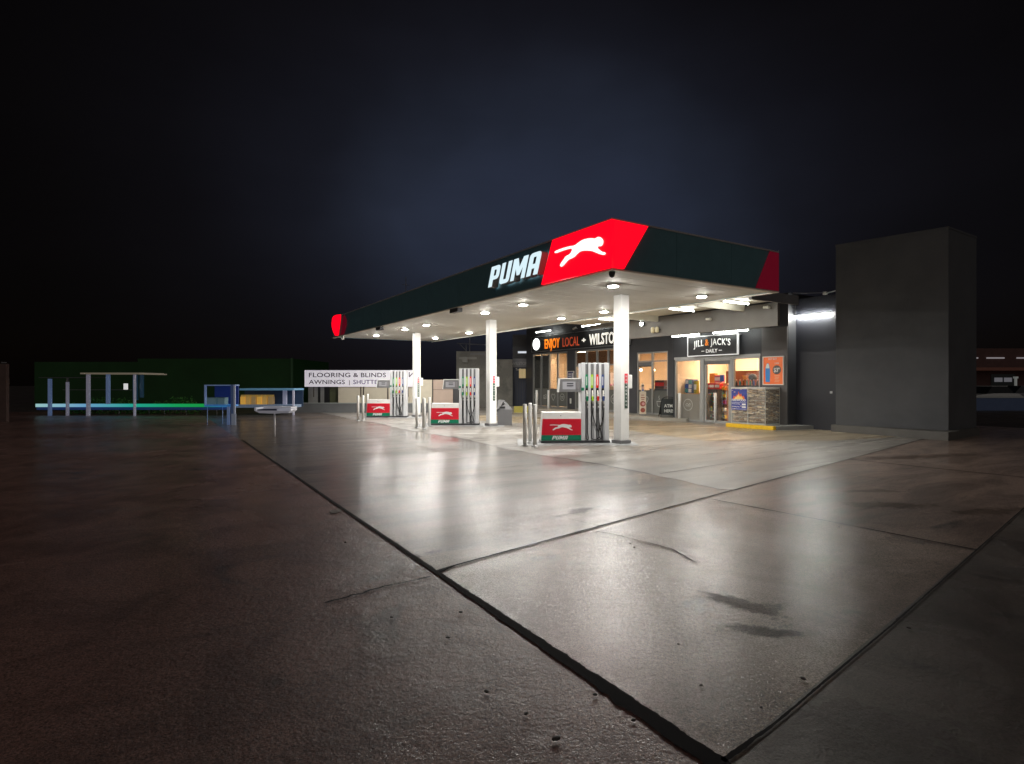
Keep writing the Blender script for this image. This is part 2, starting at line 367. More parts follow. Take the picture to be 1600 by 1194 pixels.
g_s3 = ground_mat('wet_concrete_brown', (.270, .190, .150), (.140, .094, .074), .55, .42, .9, .30, .70, fine=120, bd=.004, film_w=.95, fr=(.08,.20), fb=.40, speck=.5, dry=DRY3, streak=(.4, 1.5, 1), stain=(.035, .025, .023))
g_fc = ground_mat('forecourt_concrete', (.235, .215, .192), (.165, .150, .134), .60, .30, .35, .36, .60, fine=120, bd=.002, streak=(.22, 1.6, 1), stain=(.11, .088, .068), speck=.12, film_w=.45, fr=(.22,.45), fb=.4)
g_lf = ground_mat('rough_concrete_left', (.225, .122, .098), (.130, .066, .052), .62, .46, 1.0, .4, .62, speck=.5, film_w=.55, fr=(.16,.30), fb=1.5, fs_=42, fine=90, bd=.006, stain=(.035, .026, .024))
g_rt = ground_mat('dark_concrete_right', (.120, .098, .084), (.066, .052, .045), .62, .40, .9, fine=100, bd=.006, film_w=.35, fr=(.2,.4), fb=.7, big=.8, stain=(.022, .017, .016))
def struct(name, mb, mat):
    return tag(mb.build(name, mat), kind='structure')
o = MB(); o.sheet([(-260,-200),(320,-200),(320,320),(-260,320)], 0); struct('ground', o, g_as)
o = MB(); o.sheet([(-11,-6),(2.13,-6),(2.13,42),(-11,42)], .004); struct('driveway', o, g_lf)
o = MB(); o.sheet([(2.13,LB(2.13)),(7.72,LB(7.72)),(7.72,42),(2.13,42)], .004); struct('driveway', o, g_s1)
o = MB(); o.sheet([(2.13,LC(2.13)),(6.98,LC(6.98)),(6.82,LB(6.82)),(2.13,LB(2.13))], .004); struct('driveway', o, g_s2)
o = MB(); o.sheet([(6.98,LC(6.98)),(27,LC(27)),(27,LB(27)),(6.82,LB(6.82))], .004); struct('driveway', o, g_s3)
o = MB(); o.sheet([(2.13,-6),(30,-6),(30,LC(30)),(2.13,LC(2.13))], .004); struct('driveway', o, g_rt)
edge = [(7.72, LB(7.72))]
yy = 5.9
while yy < 31: edge.append((7.72 + random.uniform(-.07, .07) + .12*math.sin(yy*.9), yy)); yy += .45
o = MB(); o.sheet([(21.2, LB(21.2)), (21.2, 34), (7.9, 34)] + edge[::-1], .008); struct('forecourt', o, g_fc)

def strip(pts, wd, jit, z, name, mat, seg=.12):
    a_, b_ = [], []; ja_ = jb_ = jit/2
    for (p, q), (w0, w1) in zip(zip(pts, pts[1:]), zip(wd, wd[1:])):
        d = Vector((q[0]-p[0], q[1]-p[1])); n = max(2, int(d.length/seg)); nrm = Vector((-d.y, d.x)).normalized()
        for i in range(n):
            t = i/n; c = Vector(p) + d*t; wh = (w0 + (w1-w0)*t)/2
            ja_ = .65*ja_ + .35*random.uniform(0, jit)*1.4; jb_ = .65*jb_ + .35*random.uniform(0, jit)*1.4
            if random.random() < .02: ja_ += jit*.9
            a_.append(tuple(c + nrm*(wh*(1+ja_) + random.uniform(-.1, .1)*wh*jit*2))); b_.append(tuple(c - nrm*(wh*(1+jb_) + random.uniform(-.1, .1)*wh*jit*2)))
    a_.append(pts[-1]); m = MB()
    va = [m.bm.verts.new((*p, z)) for p in a_]; vb = [m.bm.verts.new((*p, z)) for p in b_]
    for i in range(len(vb)-1): m.bm.faces.new((vb[i], vb[i+1], va[i+1], va[i]))
    m.bm.faces.new((vb[-1], va[-1], va[-2]))
    for f in m.bm.faces: f.material_index = 0
    return struct(name, m, mat)
jt = M('joint_tar', (.006, .005, .006), .85, spec=.15)
jf = M('joint_fine', (.05, .042, .038), .7)
strip([(2.10,.2),(2.12,1.8),(2.13,4.7),(2.14,8.2),(2.16,10),(2.19,18.4)], [.115,.072,.036,.032,.026,.022], .6, .012, 'expansion_joint', jt, .022)
strip([(2.14,4.66),(2.35,4.735),(6.0,LB(6.0)),(7.7,LB(7.7))], [.05,.022,.020,.015], .6, .0125, 'expansion_joint', jt, .06)
strip([(7.7,LB(7.7)),(14,LB(14)),(20,LB(20))], [.018,.015,.015], .6, .0125, 'expansion_joint', jf, .2)
strip([(2.15,1.655),(2.6,1.70),(4.4,1.965),(5.95,2.21),(9.86,2.83),(16,3.75)], [.016,.0075,.007,.007,.007,.007], 1.3, .012, 'expansion_joint', jt, .022)
strip([(7.02,2.38),(6.95,3.6),(6.82,5.5)], [.022,.016,.016], .8, .012, 'expansion_joint', jt, .1)
strip([(5.86,LB(5.9)+5.6),(5.95,13),(5.85,19.6)], [.012,.014,.014], .6, .012, 'expansion_joint', jf, .2)
strip([(7.9,7.46),(11.4,7.8),(15,8.16),(19.5,8.6)], [.018]*4, .5, .012, 'expansion_joint', jf, .2)
strip([(10.8,5.0),(10.6,6.0)], [.02,.02], .5, .012, 'expansion_joint', jf, .2)
strip([(12.9,LB(12.9)),(12.95,5.2),(13.1,3.4)], [.03,.03,.03], .5, .012, 'expansion_joint', jt, .2)
def crack(pp, wd=.008):
    q = [G(*p) for p in pp]; out = []
    for a, b in zip(q, q[1:]):
        for i in range(6):
            t = i/6; out.append((a[0]+(b[0]-a[0])*t+random.uniform(-.012,.012), a[1]+(b[1]-a[1])*t+random.uniform(-.012,.012)))
    out.append(q[-1]); strip(out, [wd]*len(out), .6, .012, 'ground_crack', jt, .05)
crack([(672,904),(640,911),(600,919),(560,931),(505,945)], .016)
crack([(925,831),(965,838),(1000,847),(1050,860),(1090,882)], .012)
crack([(845,804),(900,815),(950,826)], .005)
# tar fillet chips along the long joint
def blob(cx, cy, r, z, name, mat, st=1.6, ang=0):
    P = []
    for i in range(22):
        a = 2*math.pi*i/22; rr = r*(1+random.uniform(-.28,.28)); u, v = rr*math.cos(a)*st, rr*math.sin(a)
        P.append((cx+u*math.cos(ang)-v*math.sin(ang), cy+u*math.sin(ang)+v*math.cos(ang)))
    m = MB(); m.sheet(P, z); return struct(name, m, mat)
chip = M('loose_grit', (.20, .18, .16), .8, bump=.5)
x_, y_ = G(529, 800); blob(x_-.03, y_, .07, .014, 'grit_patch', chip, 2.0, R(60))
stn = M('pebble', (.06, .05, .045), .6)
m = MB(); m.lathe([(.006,0),(.016,.004),(.014,.012),(.004,.016)], 7, stn); pb = m.build('pebble', None); x, y = G(869, 1160); pb.location = (x, y, .012); pb.scale = (1.5, 1, .9)
tag(pb, 'small dark pebble lying loose on the wet concrete', 'pebble', 'pebbles scattered on the concrete'); rq = random.Random(3)
for px, py in ((985,852),(991,858),(1311,825),(1060,1010),(1190,1110),(1255,1065),(760,1085),(822,1120),(700,1000),(612,968),(990,1130),(1420,985),(1095,1075),(540,850),(720,960),(930,1090)):
    c = pb.copy(); col.objects.link(c); x, y = G(px, py); c.location = (x, y, .011); k = rq.uniform(.35, .8); c.scale = (k*1.4, k, k); c.rotation_euler = (0, 0, rq.uniform(0, 3))
# white line markings
wl = M('line_paint', (.62, .62, .58), .6, var=.25, vs_=9)
def line(p, q, wd, name='road_marking'): strip([G(*p), G(*q)], [wd, wd], .05, .016, name, wl, .5)
line((692,679.5),(842,677),.09); line((948,674.5),(1004,674),.09); line((578,662.5),(650,661.3),.09)

# ================================================================ RAISED PAVEMENT, KERBS
pv = M('pavement_concrete', (.34, .315, .27), .6, var=.14, vs_=2.5, rvar=.12)
pv2 = M('pavement_grey', (.22, .22, .21), .55, var=.14, vs_=2.0, rvar=.12)
o = MB(); o.prism([(18.75,17.7),(19.35,16.75),(20.5,16.75),(20.5,31.3),(18.75,31.3)], .0, .13, pv); struct('pavement', o, pv)
o = MB(); o.prism([(18.52,14.0),(18.52,12.02),(20.6,11.35),(21.5,11.0),(21.5,14.0)], .0, .14, pv2); struct('pavement', o, pv2)
t = MB(); t.box(18.34, 18.50, 12.04, 14.0, 0, .15, yellow, .02)
tag(t.build('kerb', yellow), 'yellow painted kerb under the firewood cage', 'kerb')

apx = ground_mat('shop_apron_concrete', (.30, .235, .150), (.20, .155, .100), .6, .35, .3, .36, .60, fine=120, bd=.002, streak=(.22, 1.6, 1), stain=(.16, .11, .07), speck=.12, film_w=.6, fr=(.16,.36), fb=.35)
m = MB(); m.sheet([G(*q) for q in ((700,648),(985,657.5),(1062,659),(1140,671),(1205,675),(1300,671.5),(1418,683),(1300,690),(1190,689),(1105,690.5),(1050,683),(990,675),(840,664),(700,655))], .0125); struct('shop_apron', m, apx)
# ================================================================ CANOPY
CX0, CX1, CY0, CY1, CZ0, CZ1 = 8.18, 14.0, 9.06, 31.2, 4.095, 5.12
cn = thing('fuel_canopy', 'long flat fuel canopy with dark green fascia and lit red corner panel', 'canopy', (0, 0, 0))
sof = ground_mat('canopy_soffit', (.66, .64, .58), (.60, .58, .52), .5, .4, .05, stain=(.5, .48, .42), speck=.02)
o = MB(); y = CY0 + .12
while y < CY1 - .13:                                              # soffit pans with narrow joints running across
    y2 = min(y + .60, CY1 - .12); o.box(CX0+.1, CX1-.06, y, y2-.012, CZ0+.01, CZ0+.06); y = y2
o.build('soffit', M('soffit_pan', (.62, .605, .56), .7, var=.05, vs_=.8), cn)
o = MB(); o.box(CX0+.1, CX1-.06, CY0+.1, CY1-.1, CZ0+.065, CZ0+.3); o.build('roof_deck', mgrey, cn)
o = MB(); o.box(CX0+.012, CX0+.1, CY0+.012, CY1, CZ0, CZ1); o.box(CX0+.1, CX1, CY0+.012, CY0+.1, CZ0, CZ1)
y = CY0
while y < CY1 - .05: o.box(CX0, CX0+.0115, y, min(y+2.4, CY1)-.012, CZ0+.002, CZ1-.002); y += 2.4
x = CX0 + .0135
while x < CX1 - .05: o.box(x, min(x+1.95, CX1)-.010, CY0, CY0+.0115, CZ0+.002, CZ1-.002); x += 1.95
o.box(CX1-.06, CX1, CY0+.1, CY1, CZ0+.0, CZ1); o.box(CX0+.1, CX1-.06, CY1-.1, CY1, CZ0, CZ1); o.build('fascia', green_d, cn)
o = MB(); o.box(CX0-.025, CX0+.14, CY0-.025, CY1+.02, CZ0-.035, CZ0-.002); o.box(CX0+.14, CX1+.02, CY0-.025, CY0+.14, CZ0-.035, CZ0-.002)
o.box(CX1-.04, CX1+.02, CY0+.14, CY1, CZ0-.035, CZ0-.002); o.build('edge_trim', cream, cn)
o = MB(); o.box(CX0-.02, CX0+.12, CY0-.02, CY1, CZ1+.001, CZ1+.035); o.box(CX0+.12, CX1+.02, CY0-.02, CY0+.12, CZ1+.001, CZ1+.035); o.build('roof_capping', M('capping', (.42,.40,.40), .5), cn)
# lit red corner
y1, z1 = YZ(863, 378, 8.11); y2, z2 = YZ(845.5, 445.5, 8.11)
zt, zb = CZ1 - .01, CZ0 + .01
P = [(-y1, zt), (-y2, zb), (-(CY0-.06), zb), (-(CY0-.06), zt)]
shape('lit_corner_panel', [P], redlit, cn, (8.145, 0, 0), WF, .034)
def XY(px, y):                                                      # position along the end fascia (plane y)
    r = (px-800)/F; return y / (CA - SA*r) * (CA*r + SA)
shape('lit_corner_panel', [[(CX0+.002, zb), (XY(972.5, CY0), zb), (XY(1010, CY0), zt), (CX0+.002, zt)]], redlit, cn, (0, CY0-.031, 0), (R(90),0,0), .029)
shape('end_panel', [[(XY(1180, CY0), zb), (CX1, zb), (CX1, zt), (XY(1202, CY0), zt)]], dimred, cn, (0, CY0-.016, 0), (R(90),0,0), .014)
LITP = [(518.2,506),(519.3,497.5),(521.5,494.3),(526,492.4),(532,491.8),(530.8,505),(528,525),(523.5,525),(520.3,518),(518.5,511)]
shape('lit_end_panel', [[(-YZ(a, b, 8.14)[0], YZ(a, b, 8.14)[1]) for a, b in LITP]], redlit, cn, (8.155, 0, 0), WF, .022)
shape('end_stripe', [[(-YZ(a, b, 8.14)[0], YZ(a, b, 8.14)[1]) for a, b in [(537.3,492.5),(540.6,500),(541,508),(536.5,523),(532.2,524),(534.5,506)]]], dimred, cn, (8.16, 0, 0), WF, .018)
shape('cat_emblem', [CAT], whitelit, cn, (8.10, 0, 0), WF, .01)
# letters, standing proud of the fascia
ya, za = YZ(762.5, 450.2, 7.93); yb, zb_ = YZ(841, 430.2, 7.93); yt, zt_ = YZ(771.6, 417, 7.93)
lh = zt_ - za; polys, wd = word_polys(1.0, 1, .26); tot = ya - YZ(847.5, 400, 7.93)[0]; s_ = tot/wd
lside = M('letter_return', (.30, .30, .31), .4)
for Pq in polys:
    shape('letter', [[(p[0]*s_, p[1]*lh) for p in q] for q in Pq], letlit, cn, (8.03, ya, za), WF, .10, lside)
# columns
for i, (cx, cyy) in enumerate(((10.97, 11.78), (11.08, 19.16), (10.88, 26.1))):
    c = MB(); c.box(cx-.15, cx+.15, cyy-.15, cyy+.15, .10, CZ0+.005, None, .012); cc = c.build('column', white, cn)
    c = MB(); c.box(cx-.19, cx+.19, cyy-.19, cyy+.19, .008, .10, None, .01); c.build('base_plate', mgrey, cc)
    sg = MB(); sg.box(cx-.02, cx+.09, cyy-.158, cyy-.1505, 1.93-.95, 1.93-.27); s2 = sg.build('number_strip', M('strip_dark', (.05, .09, .07), .5), cc)
    sg = MB(); sg.box(cx-.02, cx+.09, cyy-.158, cyy-.1505, 1.93-.268, 1.93); s2 = sg.build('number_strip', M('strip_red', (.75, .05, .08), .5), cc)
    k = 0
    for chh in 'NOSMOKING':
        text('lettering', chh, .055, M('strip_text', (.8, .8, .78), .5), cc, (cx+.035, cyy-.16, 1.93-.10-k*.098), (R(90),0,0), .002, 1, .02); k += 1
    # towel dispenser on the shop side of the column
    d = thing('towel_dispenser', ['white paper towel dispenser on the column beside the nearest pump', 'white paper towel dispenser on the column beside the middle pump', 'white paper towel dispenser on the column beside the farthest pump'][i], 'dispenser', (cx+.152, cyy-.02, 0), group='towel dispensers on the columns')
    m = MB(); m.box(0, .13, -.12, .12, 1.52, 1.90, None, .02); m.build('case', white, d)
    m = MB(); m.box(.02, .11, -.08, .08, 1.505, 1.519); m.build('slot', dgrey, d)
# under-fascia boxes, mast, corner dome
for px, nm, lb in ((712, 'junction_box', 'dark junction box under the fascia left of the lit letters'), (593, 'junction_box', 'dark junction box under the fascia near the far red end')):
    yv = YX(px, 8.22); m = MB(); m.box(8.14, 8.32, yv-.28, yv+.28, 3.93, 4.058, None, .01); tag(m.build(nm, dgrey), lb, 'box')
m = MB(); m.lathe([(.07,0),(.07,-.05),(.05,-.10),(.015,-.125)], 16, c=(8.3, 9.2, 4.055)); tag(m.build('dome_camera', dgrey), 'small dark dome camera under the near canopy corner', 'camera')
m = MB(); m.tube([(11, 27.8, 4.4), (11, 27.8, 7.1)], .018); m.tube([(10.8, 27.8, 6.7), (11.2, 27.8, 6.7)], .01); tag(m.build('antenna_mast', mgrey), 'thin grey mast standing on the canopy roof', 'antenna')
t = thing('twin_spotlight', 'small twin spotlight under the far red canopy end', 'spotlight', (8.26, 29.6, 4.055))
for s in (-.12, .12): m = MB(); m.lathe([(.03,0),(.05,-.08),(.055,-.15)], 12, c=(0, s, -.02)); m.build('lamp_head', offw, t)
m = MB(); m.box(-.04, .04, -.17, .17, -.03, 0); m.build('bracket', steel, t)

# downlights
ords = ['nearest', 'second', 'third', 'fourth', 'fifth', 'farthest']
YS = [10.62, 14.68, 17.05, 22.05, 24.42, 28.32]
def make_light():
    t = thing('canopy_downlight', 'x', 'downlight', (0,0,0), group='downlights in the canopy ceiling')
    m = MB(); m.lathe([(.17,0),(.185,-.012),(.18,-.025),(.125,-.03)], 24); m.build('bezel', white, t)
    m = MB(); m.lathe([(.118,-.031),(.112,-.038),(.085,-.044),(.04,-.047)], 24); m.build('lens', lamp, t)
    return t
L0 = make_light(); first = True
for i, y in enumerate(YS):
    for x, row in ((9.62, 'street side'), (12.88, 'shop side')):
        lb = f'round lit downlight, {ords[i]} of the row along the {row} of the canopy'
        if first: L0.location = (x, y, CZ0-.002); L0['label'] = lb; first = False
        else: dup(L0, (x, y, CZ0-.002), 0, lb)

# ================================================================ PUMPS
def make_pump():
    t = thing('fuel_pump', 'x', 'fuel pump', (0,0,0), group='fuel pumps on the islands')
    # cabinet
    m = MB(); m.hexa([(0,0,.07),(1.12,0,.07),(1.12,.5,.07),(0,.5,.07)], [(.05,0,.85),(1.12,0,.85),(1.12,.5,.85),(.05,.5,.85)]); m.build('cabinet', white, t)
    m = MB(); m.hexa([(.015,-.012,.225),(1.115,-.012,.225),(1.115,-.001,.225),(.015,-.001,.225)], [(.045,-.012,.67),(1.115,-.012,.67),(1.115,-.001,.67),(.045,-.001,.67)]); rp_ = m.build('red_panel', redp, t)
    m = MB(); m.hexa([(.004,-.012,.075),(1.115,-.012,.075),(1.115,-.001,.075),(.004,-.001,.075)], [(.014,-.012,.222),(1.115,-.012,.222),(1.115,-.001,.222),(.014,-.001,.222)]); gp = m.build('green_panel', greenp, t)
    shape('cat_emblem', [cat_poly(.64, .175)], M('emblem_white', (.8,.8,.8), .4), rp_, (.24, -.014, .355), (R(90),0,0), .0015)
    ps, wd_ = word_polys(.105, 1.35, .35)
    for q in ps[:4]: shape('letter', q, M('emblem_white'), gp, (.30, -.014, .098), (R(90),0,0), .0015)
    m = MB(); m.lathe([(.012,0),(.012,.012)], 10); m.build('lock', mgrey, t, (.55,-.001,.76), (R(90),0,0))
    m = MB(); m.box(.0, 1.92, -.03, .53, 0, .069, None, .006); m.build('plinth', dgrey, t)
    # tower
    m = MB(); m.box(1.125, 1.90, .075, .5, .07, 2.22, None, .006); m.build('tower', silver, t)
    for a, b in ((1.125,1.235),(1.315,1.387),(1.467,1.535),(1.615,1.687),(1.767,1.90)):
        m = MB(); m.box(a, b, -.005, .074, .07, 2.225, None, .008); m.build('pillar', silver, t)
    gaps = (1.275, 1.427, 1.575, 1.727)
    cols = ((.0,.22,.10),(.36,.62,.03),(.80,.03,.02),(.03,.06,.22)); nms = ('green','lime','red','blue')
    for k, gx in enumerate(gaps):
        m = MB(); m.box(gx-.037, gx+.037, .05, .073, 1.205, 2.20, mgrey); m.box(gx-.037, gx+.037, .05, .073, .07, 1.203, M('recess_silver', (.46,.47,.49), .4, .2)); m.build('recess_panel', None, t)
        cm = M('fuel_'+nms[k], cols[k], .35)
        m = MB(); m.box(gx-.034, gx+.034, .02, .049, 1.53, 1.90); lb = m.build('fuel_label', cm, t); lb['label'] = nms[k] + ' fuel grade label'
        m = MB(); m.box(gx-.010, gx+.010, .016, .0195, 1.60, 1.84); m.build('lettering', white, lb)
        m = MB(); m.box(gx-.036, gx+.036, .0, .049, 1.36, 1.515, None, .01); m.build('holster', black, t)
        nz_ = MB(); nz_.tube([(gx,-.02,1.46),(gx,-.045,1.38),(gx,-.06,1.28),(gx+.005,-.05,1.18),(gx+.012,-.04,1.08)], [.014,.022,.030,.026,.019], 10, offw)
        nz_.tube([(gx+.02,-.075,1.36),(gx+.028,-.105,1.28),(gx+.02,-.085,1.19)], .008, 6, black); nzz = nz_.build('nozzle', None, t)
        m = MB(); m.box(gx-.028, gx+.034, -.098, -.05, 1.17, 1.30, cm, .012); m.build('nozzle_cover', cm, nzz)
        m = MB()
        lx = (.0, .12, .06, -.12)[k]; c0 = gx+.012
        P = [(c0,-.045,1.10),(c0+.01,-.05,1.0),(c0,-.05,.8),(c0+lx*.5,-.05,.55),(c0+lx*1.2,-.055,.32),(c0+lx*1.2+.02,-.06,.17),(c0+lx*.6+.02,-.05,.105),(gx-.01,-.04,.12),(gx-.02,-.02,.22),(gx-.02,.01,.5),(gx-.02,.03,.9),(gx-.02,.035,1.15)]
        Q = []
        for i in range(len(P)-1):
            p0, p1, p2, p3 = (Vector(P[max(i-1,0)]), Vector(P[i]), Vector(P[i+1]), Vector(P[min(i+2,len(P)-1)]))
            for s in range(4):
                tt = s/4; Q.append(.5*((2*p1)+(-p0+p2)*tt+(2*p0-5*p1+4*p2-p3)*tt**2+(-p0+3*p1-3*p2+p3)*tt**3))
        Q.append(Vector(P[-1])); m.tube(Q, .0125, 8); m.build('hose', black, t)
        m = MB(); m.tube([(c0, -.048, 1.03), (c0+.008, -.05, .97)], .019, 8); m.build('hose_cuff', steel, t)
    # display head
    m = MB(); m.hexa([(.50,-.02,1.42),(1.10,-.02,1.42),(1.10,.26,1.42),(.50,.26,1.42)], [(.54,.02,1.77),(1.10,.02,1.77),(1.10,.30,1.77),(.54,.30,1.77)], mgrey); dh = m.build('display_head', mgrey, t)
    m = MB(); m.hexa([(.475,-.03,1.41),(.498,-.03,1.41),(.498,.27,1.41),(.475,.27,1.41)], [(.515,.01,1.79),(.538,.01,1.79),(.538,.31,1.79),(.515,.31,1.79)]); m.build('cheek', white, dh)
    m = MB(); m.box(.515, 1.11, .005, .31, 1.772, 1.80); m.build('cap', white, dh)
    m = MB(); m.hexa([(.60,-.017,1.49),(.96,-.017,1.49),(.96,-.005,1.49),(.60,-.005,1.49)], [(.60,.006,1.70),(.96,.006,1.70),(.96,.015,1.70),(.60,.015,1.70)]); sc_ = m.build('screen', M('screen_face', (.25,.25,.26), .25, emit=(.62,.60,.66), es=.22), dh)
    m = MB()
    for zz in (1.64, 1.575): m.box(.72, .90, -.004-(1.70-zz)*.11-.006, .0-(1.70-zz)*.11, zz, zz+.028)
    m.build('digits', dgrey, dh)
    m = MB(); m.box(.98, 1.05, -.022, -.008, 1.50, 1.69); m.build('keypad', M('keypad', (.22,.21,.22), .5), dh)
    m = MB(); m.box(1.09, 1.126, .06, .26, 1.38, 1.80); m.build('arm', white, t)
    m = MB(); m.box(1.126, 1.20, -.0125, -.006, 1.455, 1.535); m.build('pump_number', greenp, t)
    return t
pitch = R(-29.5)
def pos(X, Z, z=0.008): a = W(X, Z); return (a[0], a[1], z)
pm = make_pump(); pm.location = pos(.80, 15.78); pm.rotation_euler = (0, 0, pitch); pm['label'] = 'red and white fuel pump nearest the camera, beside the thickest column'
dup(pm, pos(-3.20, 22.35), R(-31), 'middle red and white fuel pump, left of the second column')
dup(pm, pos(-6.95, 27.25), R(-31), 'farthest red and white fuel pump, in front of the blinds signboard')
isl = M('island_paint', (.26, .265, .27), .6, var=.15, vs_=3)
for (a, b, c, d) in (((.15, 15.2), (3.4, 15.2), (3.4, 16.9), (.15, 16.9)), ((-3.75, 21.6), (-.3, 21.6), (-.3, 23.3), (-3.75, 23.3)), ((-7.5, 26.6), (-4.2, 26.6), (-4.2, 28.4), (-7.5, 28.4))):
    m = MB(); m.sheet([W(*a), W(*b), W(*c), W(*d)], .012); struct('pump_island', m, isl)

# ================================================================ BOLLARDS
def make_bollard(h, r, plate=True, mat=None):
    t = thing('bollard', 'x', 'bollard')
    m = MB(); m.lathe([(r,0),(r,h-.02),(r*.8,h-.003),(.01,h)], 20); m.build('post', mat or white, t)
    if plate: m = MB(); m.lathe([(r*1.9,0),(r*1.9,.012),(r*1.15,.02),(r*1.1,.05)], 16); m.build('base_flange', M('galvanised', (.45,.45,.45), .5, .3), t)
    return t
bA = make_bollard(1.11, .052); bB = make_bollard(1.22, .06, False)
bols = [(bA,.34,15.15,'grey bollard left of the nearest pump, leftmost of its three'),(bA,.50,15.85,'bollard left of the nearest pump, the one set farther back between two'),(bA,.60,14.95,'bollard standing closest to the red panel of the nearest pump'),
        (bA,-3.50,21.0,'leftmost bollard beside the middle pump'),(bA,-3.30,21.3,'bollard beside the middle pump, second from the left'),(bA,-3.15,20.5,'front bollard beside the middle pump, nearest the wet apron'),(bA,-3.18,22.0,'bollard touching the left side of the middle pump'),
        (bA,-6.66,24.7,'leftmost bollard beside the farthest pump'),(bA,-6.55,25.1,'second bollard beside the farthest pump, in front of the low wall'),(bA,-6.98,27.6,'bollard right against the left end of the farthest pump')]
used = set()
for b, X, Z, lb in bols:
    if b not in used: b.location = pos(X, Z); b['label'] = lb; b['group'] = 'bollards guarding the pumps'; used.add(b)
    else: dup(b, pos(X, Z), 0, lb, 'bollards guarding the pumps')
sb = [((1062,658.8),'white bollard in front of the counter window, beside the chalkboard'),((1117.8,662),'white bollard in front of the shop door'),((838.5,643.5),'slim white bollard before the cafe windows, left of the pair'),((857,643.5),'slim white bollard before the cafe windows, right of the pair')]
for k, (p, lb) in enumerate(sb):
    x, y = G(*p)
    if k == 0: bB.location = (x, y, .008); bB['label'] = lb; bB['group'] = 'white bollards along the shop'
    else: dup(bB, (x, y, .008), 0, lb, 'white bollards along the shop')

# ================================================================ SHOP BUILDING
sh = thing('shop_building', 'dark single storey shop building with lit windows behind the canopy', 'building')
HX = 4.95
def wallx(x0, x1, ylo, yhi, z0, z1, ops, name, mat):
    m = MB(); cuts = sorted({ylo, yhi, *[a for q in ops for a in q[:2]]})
    for a, b in zip(cuts, cuts[1:]):
        oo = [q for q in ops if q[0] <= a + 1e-6 and q[1] >= b - 1e-6]
        if not oo: m.box(x0, x1, a, b, z0, z1)
        else:
            q = oo[0]
            if q[2] > z0 + 1e-3: m.box(x0, x1, a, b, z0, q[2])
            if q[3] < z1: m.box(x0, x1, a, b, q[3], z1)
    return m.build(name, mat, sh)
jy0, jy1, jz = YX(1187.7, 19.5), YX(1053.9, 19.5), 2.68
wallx(19.5, 19.68, 12.21, 17.62, 0, HX, [(jy0, jy1, 0, jz)], 'shop_wall', charcoal)
dy0, dy1 = YX(1043.5, 20.5), YX(995, 20.5)
ay0, ay1 = YX(886.5, 20.5), YX(832, 20.5)
by0, by1 = YX(976, 20.5), YX(898, 20.5)
wallx(20.5, 20.66, 17.8, 30.9, 0, 5.2, [(dy0, dy1, .13, 3.17), (by0, by1, .13, 3.5), (ay0, ay1, .13, 3.5)], 'cafe_wall', charc2)
m = MB(); m.box(19.68, 20.66, 17.62, 17.8, 0, HX); m.build('return_wall', charcoal, sh)
m = MB(); m.box(19.68, 27, 12.21, 12.36, 0, HX-.01); m.box(20.66, 27, 30.75, 30.9, 0, 5.2); m.box(26.85, 27, 12.36, 30.75, 0, HX-.01); m.build('outer_wall', charcoal, sh)
m = MB(); m.box(19.68, 26.85, 12.36, 17.6, HX-.25, HX-.1); m.box(20.66, 26.85, 17.8, 30.75, HX-.25, HX-.1); m.build('roof', dgrey, sh)
# wider taupe pier carrying the drink poster
m = MB(); m.box(19.46, 19.498, 12.23, YX(1190, 19.46), 0.14, 3.72); m.build('pier_cladding', M('pier_taupe', (.105, .098, .098), .6, var=.1, vs_=1.2), sh)
# navy wall in the recess to the right
m = MB(); m.box(19.98, 20.15, 9.5, 12.205, .0, 4.74); m.build('side_wall', navy, sh)

def window(name, x, y0, y1, z0, z1, mull, trans, label=None, panes=glass, fw=.07, parent=None, mat=alu, depth=.10):
    fr = MB(); fr.box(x, x+depth, y0, y0+fw, z0, z1); fr.box(x, x+depth, y1-fw, y1, z0, z1)
    fr.box(x, x+depth, y0+fw, y1-fw, z1-fw, z1); fr.box(x, x+depth, y0+fw, y1-fw, z0, z0+fw)
    for ym, wm in mull: fr.box(x+.002, x+depth-.002, ym-wm/2, ym+wm/2, z0+fw, z1-fw)
    for zm in trans:
        ed = [y0+fw] + [v for ym, wm in sorted(mull) for v in (ym-wm/2, ym+wm/2)] + [y1-fw]
        for a, b in zip(ed[::2], ed[1::2]): fr.box(x+.004, x+depth-.004, a, b, zm-.035, zm+.035)
    f = fr.build(name, mat, parent or sh)
    if label: f['label'] = label
    pn = MB(); pn.box(x+.045, x+.055, y0+fw*.5, y1-fw*.5, z0+fw*.5, z1-fw*.5); pn.build('pane', panes, f)
    return f
ja, jb, jc, jd = YX(1095, 19.5), YX(1099.5, 19.5), YX(1136, 19.5), YX(1140.5, 19.5)
w1 = window('window', 19.52, ja, jy1, .02, jz, [], [], 'shop window left of the entrance door')
m = MB(); m.box(19.555, 19.562, ja+.07, jy1-.07, .09, 1.18); m.build('frosted_film', filmw, w1)
dr = window('door', 19.54, jd+.0, jb, .02, jz-.0, [], [], 'sliding glass entrance door', fw=.10)
m = MB(); m.box(19.535, 19.545, jd, jb, 2.42, 2.575); m.build('door_header', mgrey, dr)
m = MB(); m.box(19.50, 19.52, jc+.02, jc+.05, .95, 1.35); m.build('handle', steel, dr)
m = MB(); m.box(19.50, 19.64, jb, ja, 0.02, jz); m.box(19.50, 19.64, jd-.10, jd, .02, jz); m.build('mullion', alu, sh)
w2 = window('window', 19.52, jy0, jd-.10, .02, jz, [], [], 'shop window behind the firewood cage')
m = MB(); m.box(19.49, 19.655, jy0-.01, jy1+.01, jz+.001, jz+.10); m.build('lintel', alu, sh)
